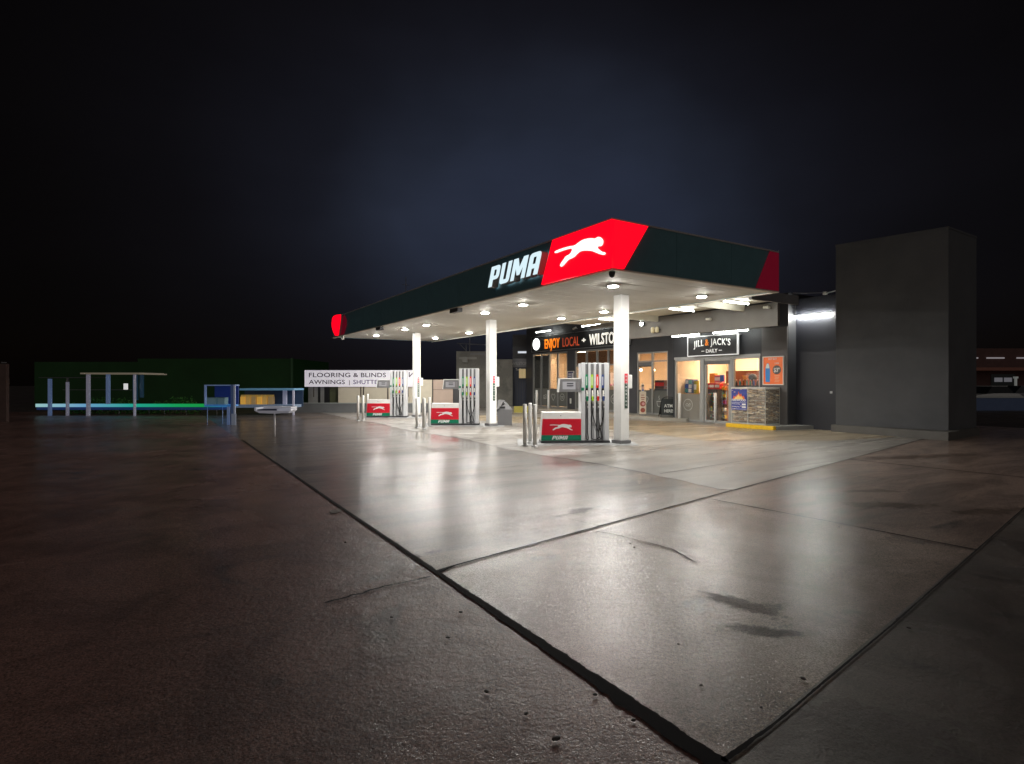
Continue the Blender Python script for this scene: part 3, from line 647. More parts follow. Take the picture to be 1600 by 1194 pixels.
# door section and cafe windows
d2 = window('window', 20.52, dy0, dy1, .13, 3.17, [(YX(1018.5, 20.5), .10)], [2.71], 'narrow two-part cafe door and side window')
m = MB(); m.box(20.555, 20.562, dy0+.07, dy1-.07, .2, 1.30); m.build('frosted_film', film, d2)
m = MB(); m.box(20.545, 20.60, YX(1017,20.5), dy1-.08, 2.50, 2.67, mgrey); m.box(20.54, 20.61, YX(1017,20.5), dy1-.08, 2.455, 2.498, black); m.build('door_closer', None, d2)
wa = window('window', 20.52, ay0, ay1, .13, 3.5, [(YX(p, 20.5), .12) for p in (844.5, 857.5, 870.7)], [], 'four-panel cafe window at the far end', fw=.09)
m = MB(); m.box(20.555, 20.562, ay0+.09, ay1-.09, .25, 1.30); m.build('frosted_film', film, wa)
m = MB(); m.box(20.585, 20.60, YX(857.5,20.5), ay1-.09, 1.30, 3.36); m.build('blind', M('dark_blind', (.028,.032,.034), .6), wa)
wb = window('window', 20.52, by0, by1, .13, 3.5, [(YX(p, 20.5), .11) for p in (915.5, 932, 949.5, 967)], [2.62], 'tall cafe window behind the nearest pump', fw=.09)
m = MB(); m.box(20.555, 20.562, by0+.09, by1-.09, .2, 1.28); m.build('frosted_film', film, wb)
m = MB(); m.box(20.60, 20.62, by0+.1, by1-.1, 2.66, 3.38); m.build('blind', M('amber_blind', (.42,.20,.09), .6), wb)
# white line icons on the films
ic = M('icon_white', (.72,.72,.68), .5)
def path(pts, w_, closed=False):
    out = []
    P = pts + ([pts[0]] if closed else [])
    for a, b in zip(P, P[1:]):
        d = Vector((b[0]-a[0], b[1]-a[1])); n = Vector((-d.y, d.x)).normalized()*w_/2; d = d.normalized()*w_*.3
        out.append((a[0]-d.x, a[1]-d.y, b[0]+d.x, b[1]+d.y, n))
    return out
def icon(strokes, x, y, z, par, s=1.0, wd=.022):
    m = MB()
    for st in strokes:
        for ax, az, bx, bz, n in path([(p[0]*s, p[1]*s) for p in st], wd):
            q = [(ax+n.x, az+n.y), (ax-n.x, az-n.y), (bx-n.x, bz-n.y), (bx+n.x, bz+n.y)]
            f = m.bm.faces.new([m.bm.verts.new((x, y-u, z+v)) for u, v in q])
            for k in range(1): pass
        x -= .0006
    return m.build('icon', ic, par)
heart = [[(0,-.22),(-.16,-.02),(-.19,.08),(-.15,.16),(-.08,.18),(0,.10),(.08,.18),(.15,.16),(.19,.08),(.16,-.02),(0,-.22)]]
cup = [[(-.17,.05),(.12,.05)],[(-.17,.05),(-.15,-.10),(-.08,-.2),(.03,-.2),(.10,-.10),(.12,.05)],[(.12,.02),(.2,.04),(.23,-.03),(.18,-.1),(.1,-.1)],[(-.04,.12),(.0,.18),(-.05,.24),(-.02,.32)]]
burger = [ring(0,0,.2,14)+[(.2,0)], [(-.12,.03),(.12,.03)], [(-.1,-.05),(.1,-.05)]]
leaf = [ring(-.08,.0,.09,8)+[(.01,0)], ring(.1,.04,.09,8)+[(.19,.04)], [(-.15,-.14),(.18,-.1)]]
badge = [ring(0,0,.24,20)+[(.24,0)], [(-.13,.0),(-.05,.06),(.03,0),(.1,.06),(.13,0)], [(-.12,-.05),(.12,-.05)]]
icon(badge, 19.52, YX(1074.5, 19.5), .72, w1, 1.0)
icon(heart, 20.52, YX(1008, 20.5), .80, d2, 1.0); icon(cup, 20.52, YX(1030, 20.5), .72, d2, 1.0)
for p, s in ((838, badge), (851, leaf), (864, heart), (878, burger)): icon(s, 20.52, YX(p, 20.5), .80, wa, 1.0)
icon(badge, 20.52, YX(959, 20.5), .80, wb, 1.0)

# interior
wi = M('interior_wall', (.80, .66, .50), .8, var=.04); flr = M('shop_floor', (.42, .36, .29), .35)
m = MB(); m.box(19.7, 26.8, 12.4, 17.6, .01, .03); m.box(20.7, 26.8, 17.8, 30.7, .10, .13); m.build('floor', flr, sh)
m = MB(); m.box(26.6, 26.8, 12.4, 30.7, .14, 3.6); m.box(19.7, 26.6, 12.4, 12.5, .14, 3.3); m.box(20.7, 26.6, 30.6, 30.7, .14, 3.6); m.box(23.2, 26.6, 21.4, 21.5, .14, 3.6); m.box(19.69, 23.0, 17.54, 17.615, .03, 3.29); m.build('interior_wall', wi, sh)
m = MB(); m.box(19.7, 26.59, 12.5, 17.6, 3.3, 3.35); m.box(20.7, 26.59, 17.8, 30.6, 3.62, 3.68); m.build('ceiling', wi, sh)
m = MB(); m.box(23.0, 23.2, 13.2, 20.0, 2.22, 3.29); bh = m.build('bulkhead', wi, sh)
m = MB(); m.box(24.6, 24.7, 14.0, 20.2, 1.45, 2.6); m.build('menu_wall', M('terracotta_wall', (.34, .13, .08), .7), sh)
m = MB(); m.box(24.5, 24.6, 14.0, 20.2, .03, 1.44); m.build('bench_wall', wi, sh)
yv = YX(1100, 22.98); text('lettering', 'DAILY', .19, dgrey, bh, (22.99, YX(1094, 22.98), YZ(1094, 573, 22.98)[1]), WF, .004, .9, .01, sp=1.25)
m = MB(); m.box(22.985, 22.998, YX(1127, 22.98), YX(1086, 22.98), 2.30, 2.345); m.build('lettering', M('brown_text', (.25,.12,.06), .6), bh)
warm = E('ceiling_panel', (1, .72, .46), 105.0)
for k, (x, y) in enumerate(((21.6,14.0),(21.6,16.2),(25.2,15.0),(22.4,19.4),(22.6,23.4),(24.8,20),(22.6,28.0),(21.7,25.6),(21.7,29.7))):  # the last two are unseen lamps added to brighten the cafe
    z = 3.295 if y < 17.6 else 3.615
    t = thing('ceiling_light', ['square warm ceiling light behind the window by the firewood cage','square warm ceiling light behind the counter window','square warm ceiling light at the back of the shop','square warm ceiling light behind the cafe door','square warm ceiling light behind the tall cafe window','square warm ceiling light deep inside the cafe','square warm ceiling light at the far end of the cafe','added unseen ceiling light just inside the pier between the cafe windows','added unseen ceiling light in the far corner of the cafe'][k], 'ceiling light', (x, y, z), group='ceiling lights inside the shop')
    m = MB(); m.box(-.38,.38,-.38,.38,-.03,0); m.build('frame', white, t)
    m = MB(); m.box(-.35,.35,-.35,.35,-.036,-.031); m.build('diffuser', warm, t)
bulbE = E('bulb_glow', (1,.78,.5), 18)
for px, py, lb in ((1001.5, 578, 'small pendant bulb seen through the left pane of the cafe door'), (1021.5, 578, 'small pendant bulb seen through the right pane of the cafe door')):
    y_, z_ = YZ(px, py, 21.6); t = thing('pendant_lamp', lb, 'pendant lamp', (21.6, y_, z_), group='pendant bulbs in the cafe')
    m = MB(); m.tube([(0,0,.08),(0,0,3.6-z_)], .008, 6, black); m.lathe([(.02,.05),(.03,.1),(.02,.12)], 10, black); m.build('cord', None, t)
    m = MB(); m.lathe([(.015,.05),(.06,-.01),(.055,-.06),(.02,-.09)], 14); m.build('bulb', bulbE, t)

# counter and goods in the shop
pal = [M('pack_red', (.65,.03,.03), .4), M('pack_orange', (.85,.28,.03), .4), M('pack_yellow', (.8,.6,.05), .4), M('pack_blue', (.05,.12,.45), .4), M('pack_white', (.8,.78,.75), .4), M('pack_green', (.08,.35,.12), .4), M('pack_purple', (.25,.06,.25), .4), M('pack_dark', (.05,.04,.05), .4), M('pack_teal', (.1,.4,.42), .4)]
ct = thing('service_counter', 'shop counter with orange worktop behind the window left of the door', 'counter', (20.1, 0, 0))
m = MB(); m.box(0, .6, 16.15, 17.5, .03, 1.16); m.build('front', M('counter_front', (.38,.34,.30), .5), ct)
m = MB(); m.box(-.03, .63, 16.12, 17.53, 1.161, 1.20); m.build('worktop', M('timber_top', (.55,.30,.12), .4), ct)
def pack(name, x, y, z, sx, sy, sz, m_, label, cat, group=None, stripe=None):
    t = thing(name, label, cat, (x, y, z), group=group)
    k = MB(); k.box(-sx/2, sx/2, -sy/2, sy/2, 0, sz, None, .008); k.build('carton', m_, t)
    k = MB(); k.box(-sx/2-.003, -sx/2-.0005, -sy/2+.01, sy/2-.01, sz*.3, sz*.72); k.build('printed_band', stripe or pal[4], t)
    return t
pack('display_box', 20.25, YX(1060.5,20.2), 1.2, .2, .26, .22, pal[0], 'red display box on the left end of the counter', 'display box')
pack('display_box', 20.25, YX(1060.3,20.2), 1.425, .14, .14, .34, pal[4], 'white carton standing on the red display box', 'carton', stripe=pal[7])
mg = thing('magazine_stand', 'pale rack of magazines and cards behind the counter window', 'magazine rack', (20.3, YX(1073,20.3), 1.2))
m = MB(); m.box(-.1, .25, -.42, .42, 0, .62, None, .02); m.build('rack', M('rack_blue', (.10,.15,.30), .5), mg)
k = 0
for r_ in range(3):
    for c_ in range(4):
        m = MB(); m.box(-.125-.012*(2-r_), -.105-.012*(2-r_), -.38+c_*.2, -.22+c_*.2, .04+r_*.19, .20+r_*.19); m.build('magazine', [pal[4], pal[3], pal[4], pal[8], M('pack_pink',(.75,.42,.40),.4), pal[4], pal[4]][(r_*5+c_*3)%7], mg)
pack('snack_jar', 20.3, YX(1088,20.3), 1.2, .16, .16, .55, M('olive', (.30,.27,.03), .4), 'tall olive carton on the counter next to the door frame', 'carton')
pack('coffee_tin', 20.35, YX(1082.5,20.3), 1.2, .14, .12, .34, pal[4], 'pale carton between the magazines and the olive carton', 'carton', stripe=pal[7])
# snack stand in the doorway
ss = thing('snack_stand', 'dark stepped snack stand seen through the shop door', 'shelf stand', (20.35, YX(1112,20.5), .03))
m = MB(); m.box(0, .55, -.42, .42, 0, 1.36, None); m.build('body', M('stand_dark', (.06,.05,.05), .5), ss)
for i in range(4): m = MB(); m.box(-.30+.04*i, 0, -.44, .44, .12+i*.30, .14+i*.30); m.build('shelf', M('shelf_lilac', (.35,.30,.33), .4), ss)
sy = YX(1112,20.5)
for i in range(4):
    for j in range(7):
        n = pal[(i*3+j*5+1) % 9]; w_ = .10
        pack('snack_pack', 20.35-.15+.02*i, sy+.36-j*.12, .03+.14+i*.30, .12, w_, random.uniform(.13,.22), n, 'small packet on a shelf of the dark snack stand', 'snack packet', 'packets on the snack stand', pal[(i+j*2+3) % 9])
for k in range(3): pack('red_carton', 20.62, sy+.28-k*.28, 1.39, .25, .25, .26, pal[0], ['leftmost red carton on top of the snack stand','middle red carton on top of the snack stand','rightmost red carton on top of the snack stand'][k], 'carton', 'red cartons on the snack stand')
pack('orange_display', 20.9, sy+.22, 1.66, .2, .28, .42, pal[1], 'tall orange display above the red cartons', 'display box', stripe=pal[1])
pack('toy_carton', 20.85, sy-.14, 1.66, .2, .38, .34, M('pack_rose',(.6,.12,.18),.4), 'rose and white carton above the red cartons', 'carton')
m = MB(); m.box(20.4, 20.42, YX(1131,20.4), YX(1128,20.4)+.1, 1.72, 2.0); tag(m.build('notice', pal[3]), 'small navy notice on the right of the shop doorway', 'notice')
sr = thing('snack_rack', 'tall peach snack rack at the right edge of the doorway', 'shelf stand', (20.7, YX(1131,20.9), .03))
m = MB(); m.box(.1, .5, -.28, .28, 0, 1.62); m.build('back', M('peach', (.75,.42,.25), .6), sr)
for i in range(5):
    m = MB(); m.box(-.12, .1, -.28, .28, .10+i*.30, .115+i*.30); m.build('shelf', pal[7], sr)
    for j in range(4): pack('snack_pack', 20.70-.01, YX(1131,20.9)+.2-j*.135, .03+.116+i*.30, .1, .11, random.uniform(.12,.2), pal[(2+i*2+j*3) % 9 if (i+j)%3 else 2], 'small bright packet on the tall peach rack', 'snack packet', 'packets on the peach rack', pal[(i+j) % 5])
# right window: fridge unit with goods
cf = thing('goods_cabinet', 'low dark cabinet of bottles behind the window by the firewood cage', 'cabinet', (20.2, YX(1165,20.3), .03))
m = MB(); m.box(0, .6, -.75, .75, 0, 1.5); m.build('body', M('teal_dark', (.04,.07,.075), .4), cf)
m = MB(); m.box(-.03, .63, -.78, .78, 1.501, 1.54); m.build('top', pal[7], cf)
yc = YX(1165, 20.3)
for j in range(9):
    t = thing('drink_bottle', 'small bottle on the dark cabinet behind the right shop window', 'bottle', (20.35, yc-.66+j*.16, 1.572), group='bottles on the dark cabinet')
    k = MB(); k.lathe([(.035,0),(.035,.13),(.014,.18),(.014,.2)], 12); k.build('body', [pal[8],pal[7],pal[3],pal[5],pal[8],M('amber',(.3,.12,.03),.2)][j%6], t)
    k = MB(); k.lathe([(.017,.2),(.017,.225)], 10); k.build('cap', pal[4], t)
pack('mint_card', 20.25, YX(1144.5,20.25), 1.572, .05, .22, .36, M('mint', (.45,.62,.48), .5), 'pale mint card at the left of the right shop window', 'card', stripe=M('mint'))
pack('orange_tray', 20.5, YX(1168,20.5), 1.80, .2, .32, .16, pal[1], 'orange tray above the dark cabinet', 'tray', stripe=pal[1])
t = thing('beanie_stand', 'round dark grey hat stand on the cabinet near the drink poster', 'hat stand', (20.5, YX(1176,20.5), 1.572))
m = MB(); m.lathe([(.02,0),(.02,.2),(.13,.22),(.17,.30),(.14,.40),(.06,.46)], 18); m.build('hat', M('felt', (.10,.11,.12), .9), t)
m = MB(); m.lathe([(.09,0),(.09,.015)], 16); m.build('foot', steel, t)
# cafe
t = thing('cafe_counter', 'dark cafe counter behind the door pane', 'counter', (21.4, 0, .13))
m = MB(); m.box(0,.6,18.6,20.9,0,1.2); m.build('front', M('slate',(.05,.055,.075),.5), t)
m = MB(); m.box(-.03,.63,18.57,20.93,1.201,1.24); m.build('worktop', mgrey, t)
pack('crisp_display', 21.55, YX(1032,21.5), 1.371, .25, .62, .42, M('maroon',(.10,.05,.05),.5), 'red and black snack display on the cafe counter', 'display box', stripe=pal[0])
t = thing('fruit_box', 'box of red fruit on the sill behind the tall cafe window', 'fruit box', (20.95, YX(959,20.95), 1.30))
m = MB(); m.box(-.15,.15,-.3,.3,0,.16); m.build('box', M('timber_top'), t)
m = MB()
for k in range(14): m.lathe([(.01,0),(.05,.03),(.055,.07),(.03,.11)], 8, c=(random.uniform(-.1,.1), random.uniform(-.24,.24), .12+random.uniform(0,.12)))
m.build('fruit', pal[0], t)
t = thing('cafe_shelf', 'cafe shelf unit carrying the fruit box', 'shelf', (20.75,YX(959,20.95),.13))
m = MB(); m.box(0,.4,-.5,.5,1.13,1.168); m.box(0.02,.38,-.48,-.44,0,1.13); m.box(0.02,.38,.44,.48,0,1.13); m.build('frame', M('timber_top'), t)

# ---- awning over the shop entrance and link roof
aw = thing('shop_awning', 'taupe boxed awning over the shop entrance joined to the canopy', 'awning')
m = MB(); m.box(16.3, 16.42, 10.56, 17.1, 3.44, 4.16); m.build('fascia', taupe, aw)
m = MB(); m.box(16.42, 19.49, 12.95, 17.1, 3.74, 3.86); m.build('soffit', M('awning_soffit', (.20,.19,.185), .6, var=.08), aw)
m = MB(); m.box(16.42, 19.49, 17.0, 17.1, 3.862, 4.16); m.build('side_fascia', taupe, aw)
m = MB(); m.box(14.04, 16.299, 9.95, 19.5, 4.21, 4.27); m.build('link_roof', cream, aw)
m = MB(); m.box(14.04, 16.29, 9.87, 9.948, 4.0, 4.27); m.build('end_cheek', mgrey, aw)
for yv in (11.7, 15.45): m = MB(); m.box(14.03, 16.28, yv, yv+.09, 4.00, 4.209); m.build('beam', cream, aw)
m = MB(); m.box(16.305, 16.41, 17.101, 19.5, 4.02, 4.20); m.build('edge_beam', taupe, aw)

btube = E('bright_fluorescent_tube', (1, 1, .90), 330)
def make_tube(label, L_, x, y, z, rz, group, tube=tube):
    t = thing('tube_light', label, 'tube light', (x, y, z), rz, group)
    m = MB(); m.box(-L_/2-.04, L_/2+.04, -.02, .02, .035, .075); m.build('batten', white, t)
    m = MB(); m.tube([(-L_/2,0,0),(L_/2,0,0)], .021, 12, tube); m.build('tube', tube, t)
    m = MB()
    for s in (-1, 1): m.box(s*(L_/2+.001), s*(L_/2+.03), -.025, .025, -.025, .029)
    m.build('end_cap', white, t)
    return t
g1 = 'fluorescent tubes of the station'
make_tube('tube light under the link roof nearest its open right end', 1.2, 15.08, 11.15, 4.13, 0, g1)
make_tube('tube light under the link roof, between the two cream beams', 1.2, 15.05, 13.25, 4.13, 0, g1)
make_tube('tube light under the link roof partly hidden by the nearest column', 1.2, 15.05, 16.8, 4.13, 0, g1)
make_tube('left tube light above the black entrance sign', 1.45, 18.95, 16.45, 3.655, R(90), g1)
make_tube('right tube light above the black entrance sign', 1.60, 18.95, 14.25, 3.655, R(90), g1)
for yv in (16.45, 14.25): m = MB(); m.box(18.93,18.97,yv-.3,yv+.3,3.731,3.739); tag(m.build('mounting_plate', steel), 'steel mounting plate above the %s entrance tube light' % ('left' if yv > 15 else 'right'), 'plate')
make_tube('tube light over the white disc of the long cafe sign', 1.55, 20.05, 28.35, 4.77, R(90), g1)
make_tube('tube light over the middle of the long cafe sign', 1.55, 20.05, 23.9, 4.77, R(90), g1)
make_tube('bright tube light on the navy wall next to the tall grey block', 1.45, 19.86, 11.62, 4.07, R(90), g1, btube)
for yv in (28.35, 23.9):
    m = MB(); m.box(20.03, 20.07, yv-.03, yv+.03, 4.846, 4.88); m.box(20.03, 20.498, yv-.03, yv+.03, 4.88, 4.91)
    tag(m.build('light_bracket', steel), 'steel arm holding the tube light over the %s of the cafe sign' % ('disc' if yv > 26 else 'middle'), 'bracket')
t = thing('floodlight', 'small bright floodlight on the awning front beside the nearest column', 'floodlight', (16.29, 16.25, 3.97))
m = MB(); m.box(-.10, 0, -.09, .09, -.07, .07, None, .01); m.build('housing', dgrey, t)
m = MB(); m.box(-.106, -.101, -.06, .06, -.045, .045); m.build('lens', floodE, t)
t = thing('twin_spotlight', 'pair of cream lamp heads on the awning front above the cafe door', 'spotlight', (16.29, 15.55, 3.68))
for s in (-.11, .11): m = MB(); m.lathe([(.05,-.1),(.075,-.05),(.075,.08),(.04,.12)], 14, c=(-.09, s, 0)); m.build('lamp_head', M('lamp_cream', (.7,.62,.42), .4), t)
m = MB(); m.box(-.05, 0, -.2, .2, -.02, .02); m.build('bracket', dgrey, t)
for y, z, lb in ((13.05, 3.90, 'small security camera in the middle of the awning front'), (10.85, 4.06, 'small security camera at the right end of the awning front')):
    t = thing('security_camera', lb, 'security camera', (16.29, y, z), group='cameras on the awning front')
    m = MB(); m.tube([(0,0,0),(-.08,0,0)], .02, 8); m.build('bracket', steel, t)
    m = MB(); m.tube([(-.08,.12,-.02),(-.10,-.10,-.05)], .04, 12, offw); m.build('body', None, t)
t = thing('security_camera', 'small security camera above the long cafe sign', 'security camera', (20.49, 25.6, 4.75))
m = MB(); m.tube([(0,0,0),(-.2,0,.02)], .02, 8); m.build('bracket', steel, t)
m = MB(); m.tube([(-.2,.16,-.02),(-.24,-.16,.02)], .05, 12, offw); m.build('body', None, t)

# ---- signs on the shop
def frame_sign(t, w_, h, fm, bm_, d=.06, fw=.035):
    m = MB(); m.box(-w_/2, w_/2, -d, 0, -h/2, h/2); m.build('board', bm_, t)
    m = MB(); m.box(-w_/2-.001, w_/2+.001, -d-.015, .001, h/2-fw, h/2+.002); m.box(-w_/2-.001, w_/2+.001, -d-.015, .001, -h/2-.002, -h/2+fw)
    m.box(-w_/2-.001, -w_/2+fw, -d-.015, .001, -h/2+fw, h/2-fw); m.box(w_/2-fw, w_/2+.001, -d-.015, .001, -h/2+fw, h/2-fw); m.build('frame', fm, t)
sy0, sy1 = YX(1073.8, 19.2), YX(1152.2, 19.2)
t = thing('entrance_sign', 'black entrance sign with white frame reading JILL & JACK\'S DAILY', 'sign', (19.30, (sy0+sy1)/2, 3.19), R(-90))
frame_sign(t, sy0-sy1, .83, M('sign_frame_white', (.8,.8,.8), .4, emit=(1,1,1), es=.35), M('sign_black', (.018,.018,.02), .45), .08, .03)
sgw = M('sign_white', (.82,.82,.80), .4, emit=(1,1,1), es=.30)
w_ = sy0-sy1
# arched words: each letter is lifted along a shallow arc
def arc_text(s, cx, x0, x1, z, h, mat, rise, flip=False):
    n = len(s)
    for i, chh in enumerate(s):
        u = (i+.5)/n; x = x0+(x1-x0)*u; k = (x/(w_/2)); zz = z + rise*(1-k*k)
        text('letter', chh, h, mat, t, (x, -.085, zz), (R(90), 0, 0), .006, .92, .028)
        t_o = bpy.data.objects[-1] if False else None
lay = []; xx = 0
for wd_, mt in (('JILL', sgw), ('&', M('sign_orange', (.85,.25,.02), .4, emit=(1,.25,.0), es=.3)), ("JACK'S", sgw)):
    o = text('lettering', wd_, .27, mt, t, (0, -.085, 0), (R(90), 0, 0), .006, 1, .020, 'LEFT', 1.12)
    xs = [v.co.x for v in o.data.vertices]; lay.append((o, xx - min(xs))); xx += max(xs) - min(xs) + .10
xx -= .10; kk = 1.80 / xx
for o, dx in lay:
    for v in o.data.vertices:
        x = (v.co.x + dx) * kk - .90; v.co.x = x; v.co.y += -.045 + .06 * (1 - (x/.9)**2)
text('lettering', 'DAILY', .15, sgw, t, (0, -.085, -.29), (R(90),0,0), .006, 1.0, .022)
m = MB(); m.box(-.50,-.36,-.090,-.081,-.23,-.205); m.box(.36,.50,-.090,-.081,-.23,-.205); m.build('dash', sgw, t)
m = MB(); m.box(-1.2, 1.2, .001, .19, .36, .40); m.build('support', steel, t)
# long cafe sign
ly0, ly1 = YX(831, 20.4), YX(985, 20.4)
t = thing('cafe_sign', 'long black sign reading ENJOY LOCAL + WILSTON with white disc at its left end', 'sign', (20.44, (ly0+ly1)/2, 4.07), R(-90))
frame_sign(t, ly0-ly1, .95, steel, M('sign_black'), .06, .02)
lw = ly0-ly1; fx = lambda px: -(YX(px, 20.37) - (ly0+ly1)/2)
so = M('neon_orange', (.9,.3,.02), .4, emit=(1,.20,.012), es=.9); so2 = M('neon_red', (.6,.12,.05), .4, emit=(1,.12,.04), es=.28); sw = M('neon_cream', (.85,.82,.75), .4, emit=(1,.95,.84), es=.75)
def fit(s, a, b, h, mat, bold=.03, z=-.5):
    o = text('lettering', s, h, mat, t, (fx(a), -.065, -h/2-.02), (R(90),0,0), .008, 1, bold, 'LEFT', 1.05)
    xs = [v.co.x for v in o.data.vertices]; w0 = max(xs)-min(xs); k = (fx(b)-fx(a))/w0; mn = min(xs)
    for v in o.data.vertices: v.co.x = (v.co.x-mn)*k
    return o
fit('ENJOY', 851, 874.5, .58, so); fit('LOCAL', 879, 905, .56, so2, .0); fit('+', 909, 915, .30, sw, .04); fit('WILSTON', 920.5, 968, .60, sw)
shape('disc', [ring(fx(838), 0, .37, 32)], E('white_disc', (.95, 1, .98), 2.4), t, (0, -.075, 0), (R(90),0,0), .012)
# drink poster
py0, py1 = YX(1192.2, 19.44), YX(1225, 19.44)
t = thing('drink_poster', 'orange drink poster with blue bottle and $3.99 price roundel', 'poster', (19.455, (py0+py1)/2, 2.12), R(-90))
frame_sign(t, py0-py1, 1.06, M('poster_frame', (.8,.74,.68), .4), M('poster_orange', (.86,.17,.035), .4, emit=(1,.2,.04), es=.10), .03, .03)
shape('bottle_print', [[(-.30,-.42),(-.13,-.42),(-.12,-.1),(-.13,.12),(-.16,.22),(-.19,.28),(-.24,.28),(-.27,.22),(-.30,.12),(-.31,-.1)]], M('bottle_blue', (.05,.28,.72), .3), t, (0,-.034,0), (R(90),0,0), .003)
shape('bottle_print', [[(-.29,.09),(-.14,.09),(-.16,.2),(-.185,.26),(-.245,.26),(-.27,.2)]], M('bottle_pale', (.7,.8,.82), .3), t, (0,-.040,0), (R(90),0,0), .003)
shape('price_disc', [ring(.15, .03, .165, 28)], M('disc_dark', (.08,.07,.07), .4), t, (0,-.034,0), (R(90),0,0), .003)
text('price', '$3', .16, M('poster_white', (.85,.83,.8), .4), t, (.12,-.040,-.05), (R(90),0,0), .002, .8, .03)
text('price', '99', .07, M('poster_white'), t, (.235,-.040,.04), (R(90),0,0), .002, .8, .02)
text('lettering', 'HOT BUY', .075, M('poster_white'), t, (-.02,-.034,.40), (R(90),0,0), .002, .8, .01)
text('lettering', '2 FOR', .06, M('poster_white'), t, (.15,-.034,.24), (R(90),0,0), .002, .8, .01)
m = MB()
for k in range(5): m.box(.06+.02*(k%2), .26-.02*(k%3), -.036, -.0305, -.20-k*.055, -.18-k*.055)
m.build('small_print', M('poster_peach', (.9,.5,.3), .4), t)
# little notice by the cafe window
t = thing('notice_board', 'small navy notice with white frame on the pier between the cafe windows', 'notice', (20.49, YX(892, 20.49), 2.02), R(-90))
frame_sign(t, .62, .62, M('poster_frame'), M('notice_navy', (.05,.05,.13), .4), .02, .03)
m = MB()
for k in range(3): m.box(-.22, .05, -.026, -.0205, .12-k*.12, .16-k*.12)
m.box(.12,.2,-.026,-.0205,-.2,.2); m.build('lettering', M('poster_white'), t)
m = MB(); m.box(20.44, 20.499, YX(892,20.49)-.05, YX(892,20.49)+.05, .45, .75, None, .01); tag(m.build('wall_box', offw), 'tiny pale box low on the pier between the cafe windows', 'box')

# ---- firewood cage
cg = thing('firewood_cage', 'tall wire cage of firewood bags on the raised corner by the poster', 'cage', (18.56, 12.5, .142))
D, WY, H = .86, 1.42, 1.33
fm = M('cage_frame', (.66,.66,.62), .4, .2)
m = MB()
def bar(a, b, r=.018): m.tube([a, b], r, 4, None, False)
for x in (0, D):
    for y in (0, WY/2 if x == 0 else 0, WY): bar((x, y, .0), (x, y, H))
    for z in (.02, H-.02): bar((x, 0, z), (x, WY, z))
for y in (0, WY):
    for z in (.02, H-.02): bar((0, y, z), (D, y, z))
m.build('frame', fm, cg)
m = MB(); m.box(-.01, D+.01, -.01, WY+.01, H+.002, H+.03); m.build('roof', fm, cg)
m = MB(); m.box(0.0, D, 0, WY, .04, .06); m.build('floor', mgrey, cg)
m = MB()
z = .06
while z < H-.04: m.box(-.004, .0, .02, WY-.02, z, z+.007); m.box(.02, D-.02, -.004, 0, z, z+.007); z += .055
y = .06
while y < WY: m.box(-.009, -.005, y, y+.004, .03, H-.03); y += .055
x = .06
while x < D: m.box(x, x+.004, -.009, -.005, .03, H-.03); x += .055
m.build('wire_mesh', M('wire', (.70,.70,.66), .45, .5), cg)
wood = [M('wood_a', (.56,.42,.28), .8, var=.3, vs_=20), M('wood_b', (.70,.58,.42), .8, var=.3, vs_=20), M('wood_c', (.26,.18,.12), .85, var=.3, vs_=20), M('bag_plastic', (.40,.40,.36), .3)]
def wood_bag(sd):
    r = random.Random(sd); m = MB()
    for k in range(24):
        y = r.uniform(-.28, .28); z = r.uniform(.03, .19); x = r.uniform(-.09, .09); l = r.uniform(.12, .26); a = r.uniform(-.5, .5)
        m.tube([(x-.12, y-l/2, z+r.uniform(-.02,.02)), (x-.12+r.uniform(-.02,.02), y+l/2, z+a*.05)], r.uniform(.018,.036), 5, wood[r.randint(0,2)], False)
    m.box(-.08, .2, -.30, .30, .005, .205, wood[2]); m.tube([(-.13,-.25,.1),(-.15,0,.2),(-.12,.2,.16)], .015, 6, wood[3])
    return m
bagm = []
for s in range(3):
    o = wood_bag(s).build('firewood_bag', None); bagm.append(o.data); bpy.data.objects.remove(o)
n = 0
for cc in range(2):
    for rr in range(6):
        o = link('firewood_bag', bagm[n % 3], None, (18.56+.20, 12.5+.36+cc*.70, .142+.062+rr*.208)); n += 1
        row = ['bottom','second','third','fourth','fifth','topmost'][rr]; tag(o, f'bag of split firewood, {row} in the {"right" if cc == 0 else "left"} stack of the wire cage', 'firewood bag', 'firewood bags in the cage')
for rr in range(6):
    o = link('firewood_bag', bagm[(rr+1) % 3], None, (18.56+.60, 12.5+.20, .142+.062+rr*.208), (0,0,R(90)))
    row = ['bottom','second','third','fourth','fifth','topmost'][rr]; tag(o, f'bag of split firewood, {row} of the stack along the right side of the wire cage', 'firewood bag', 'firewood bags in the cage')
t = thing('price_sign', 'blue firewood price sign with flames on the left cage door', 'sign', (18.545, 12.5+WY*.75, .142+.93), R(-90))
m = MB(); m.box(-.33, .33, -.012, 0, -.42, .36); m.build('board', M('sign_blue', (.04,.06,.30), .4), t)
shape('flame_print', [[(-.27,-.02),(-.22,.12),(-.16,.06),(-.1,.16),(-.05,.12),(-.02,.28),(.04,.15),(.1,.2),(.14,.08),(.2,.12),(.27,-.02)]], M('flame_red', (.75,.12,.03), .4), t, (0,-.015,0), (R(90),0,0), .002)
shape('flame_print', [[(-.20,-.02),(-.15,.07),(-.08,.08),(-.02,.18),(.04,.08),(.12,.10),(.2,-.02)]], M('flame_yellow', (.85,.6,.2), .4), t, (0,-.020,0), (R(90),0,0), .002)
text('lettering', 'FIREWOOD', .085, M('poster_white'), t, (0,-.024,-.09), (R(90),0,0), .002, 1.0, .03)
text('lettering', 'Firewood Bag', .045, M('poster_white'), t, (-.13,-.016,-.21), (R(90),0,0), .002, 1.0, .01)
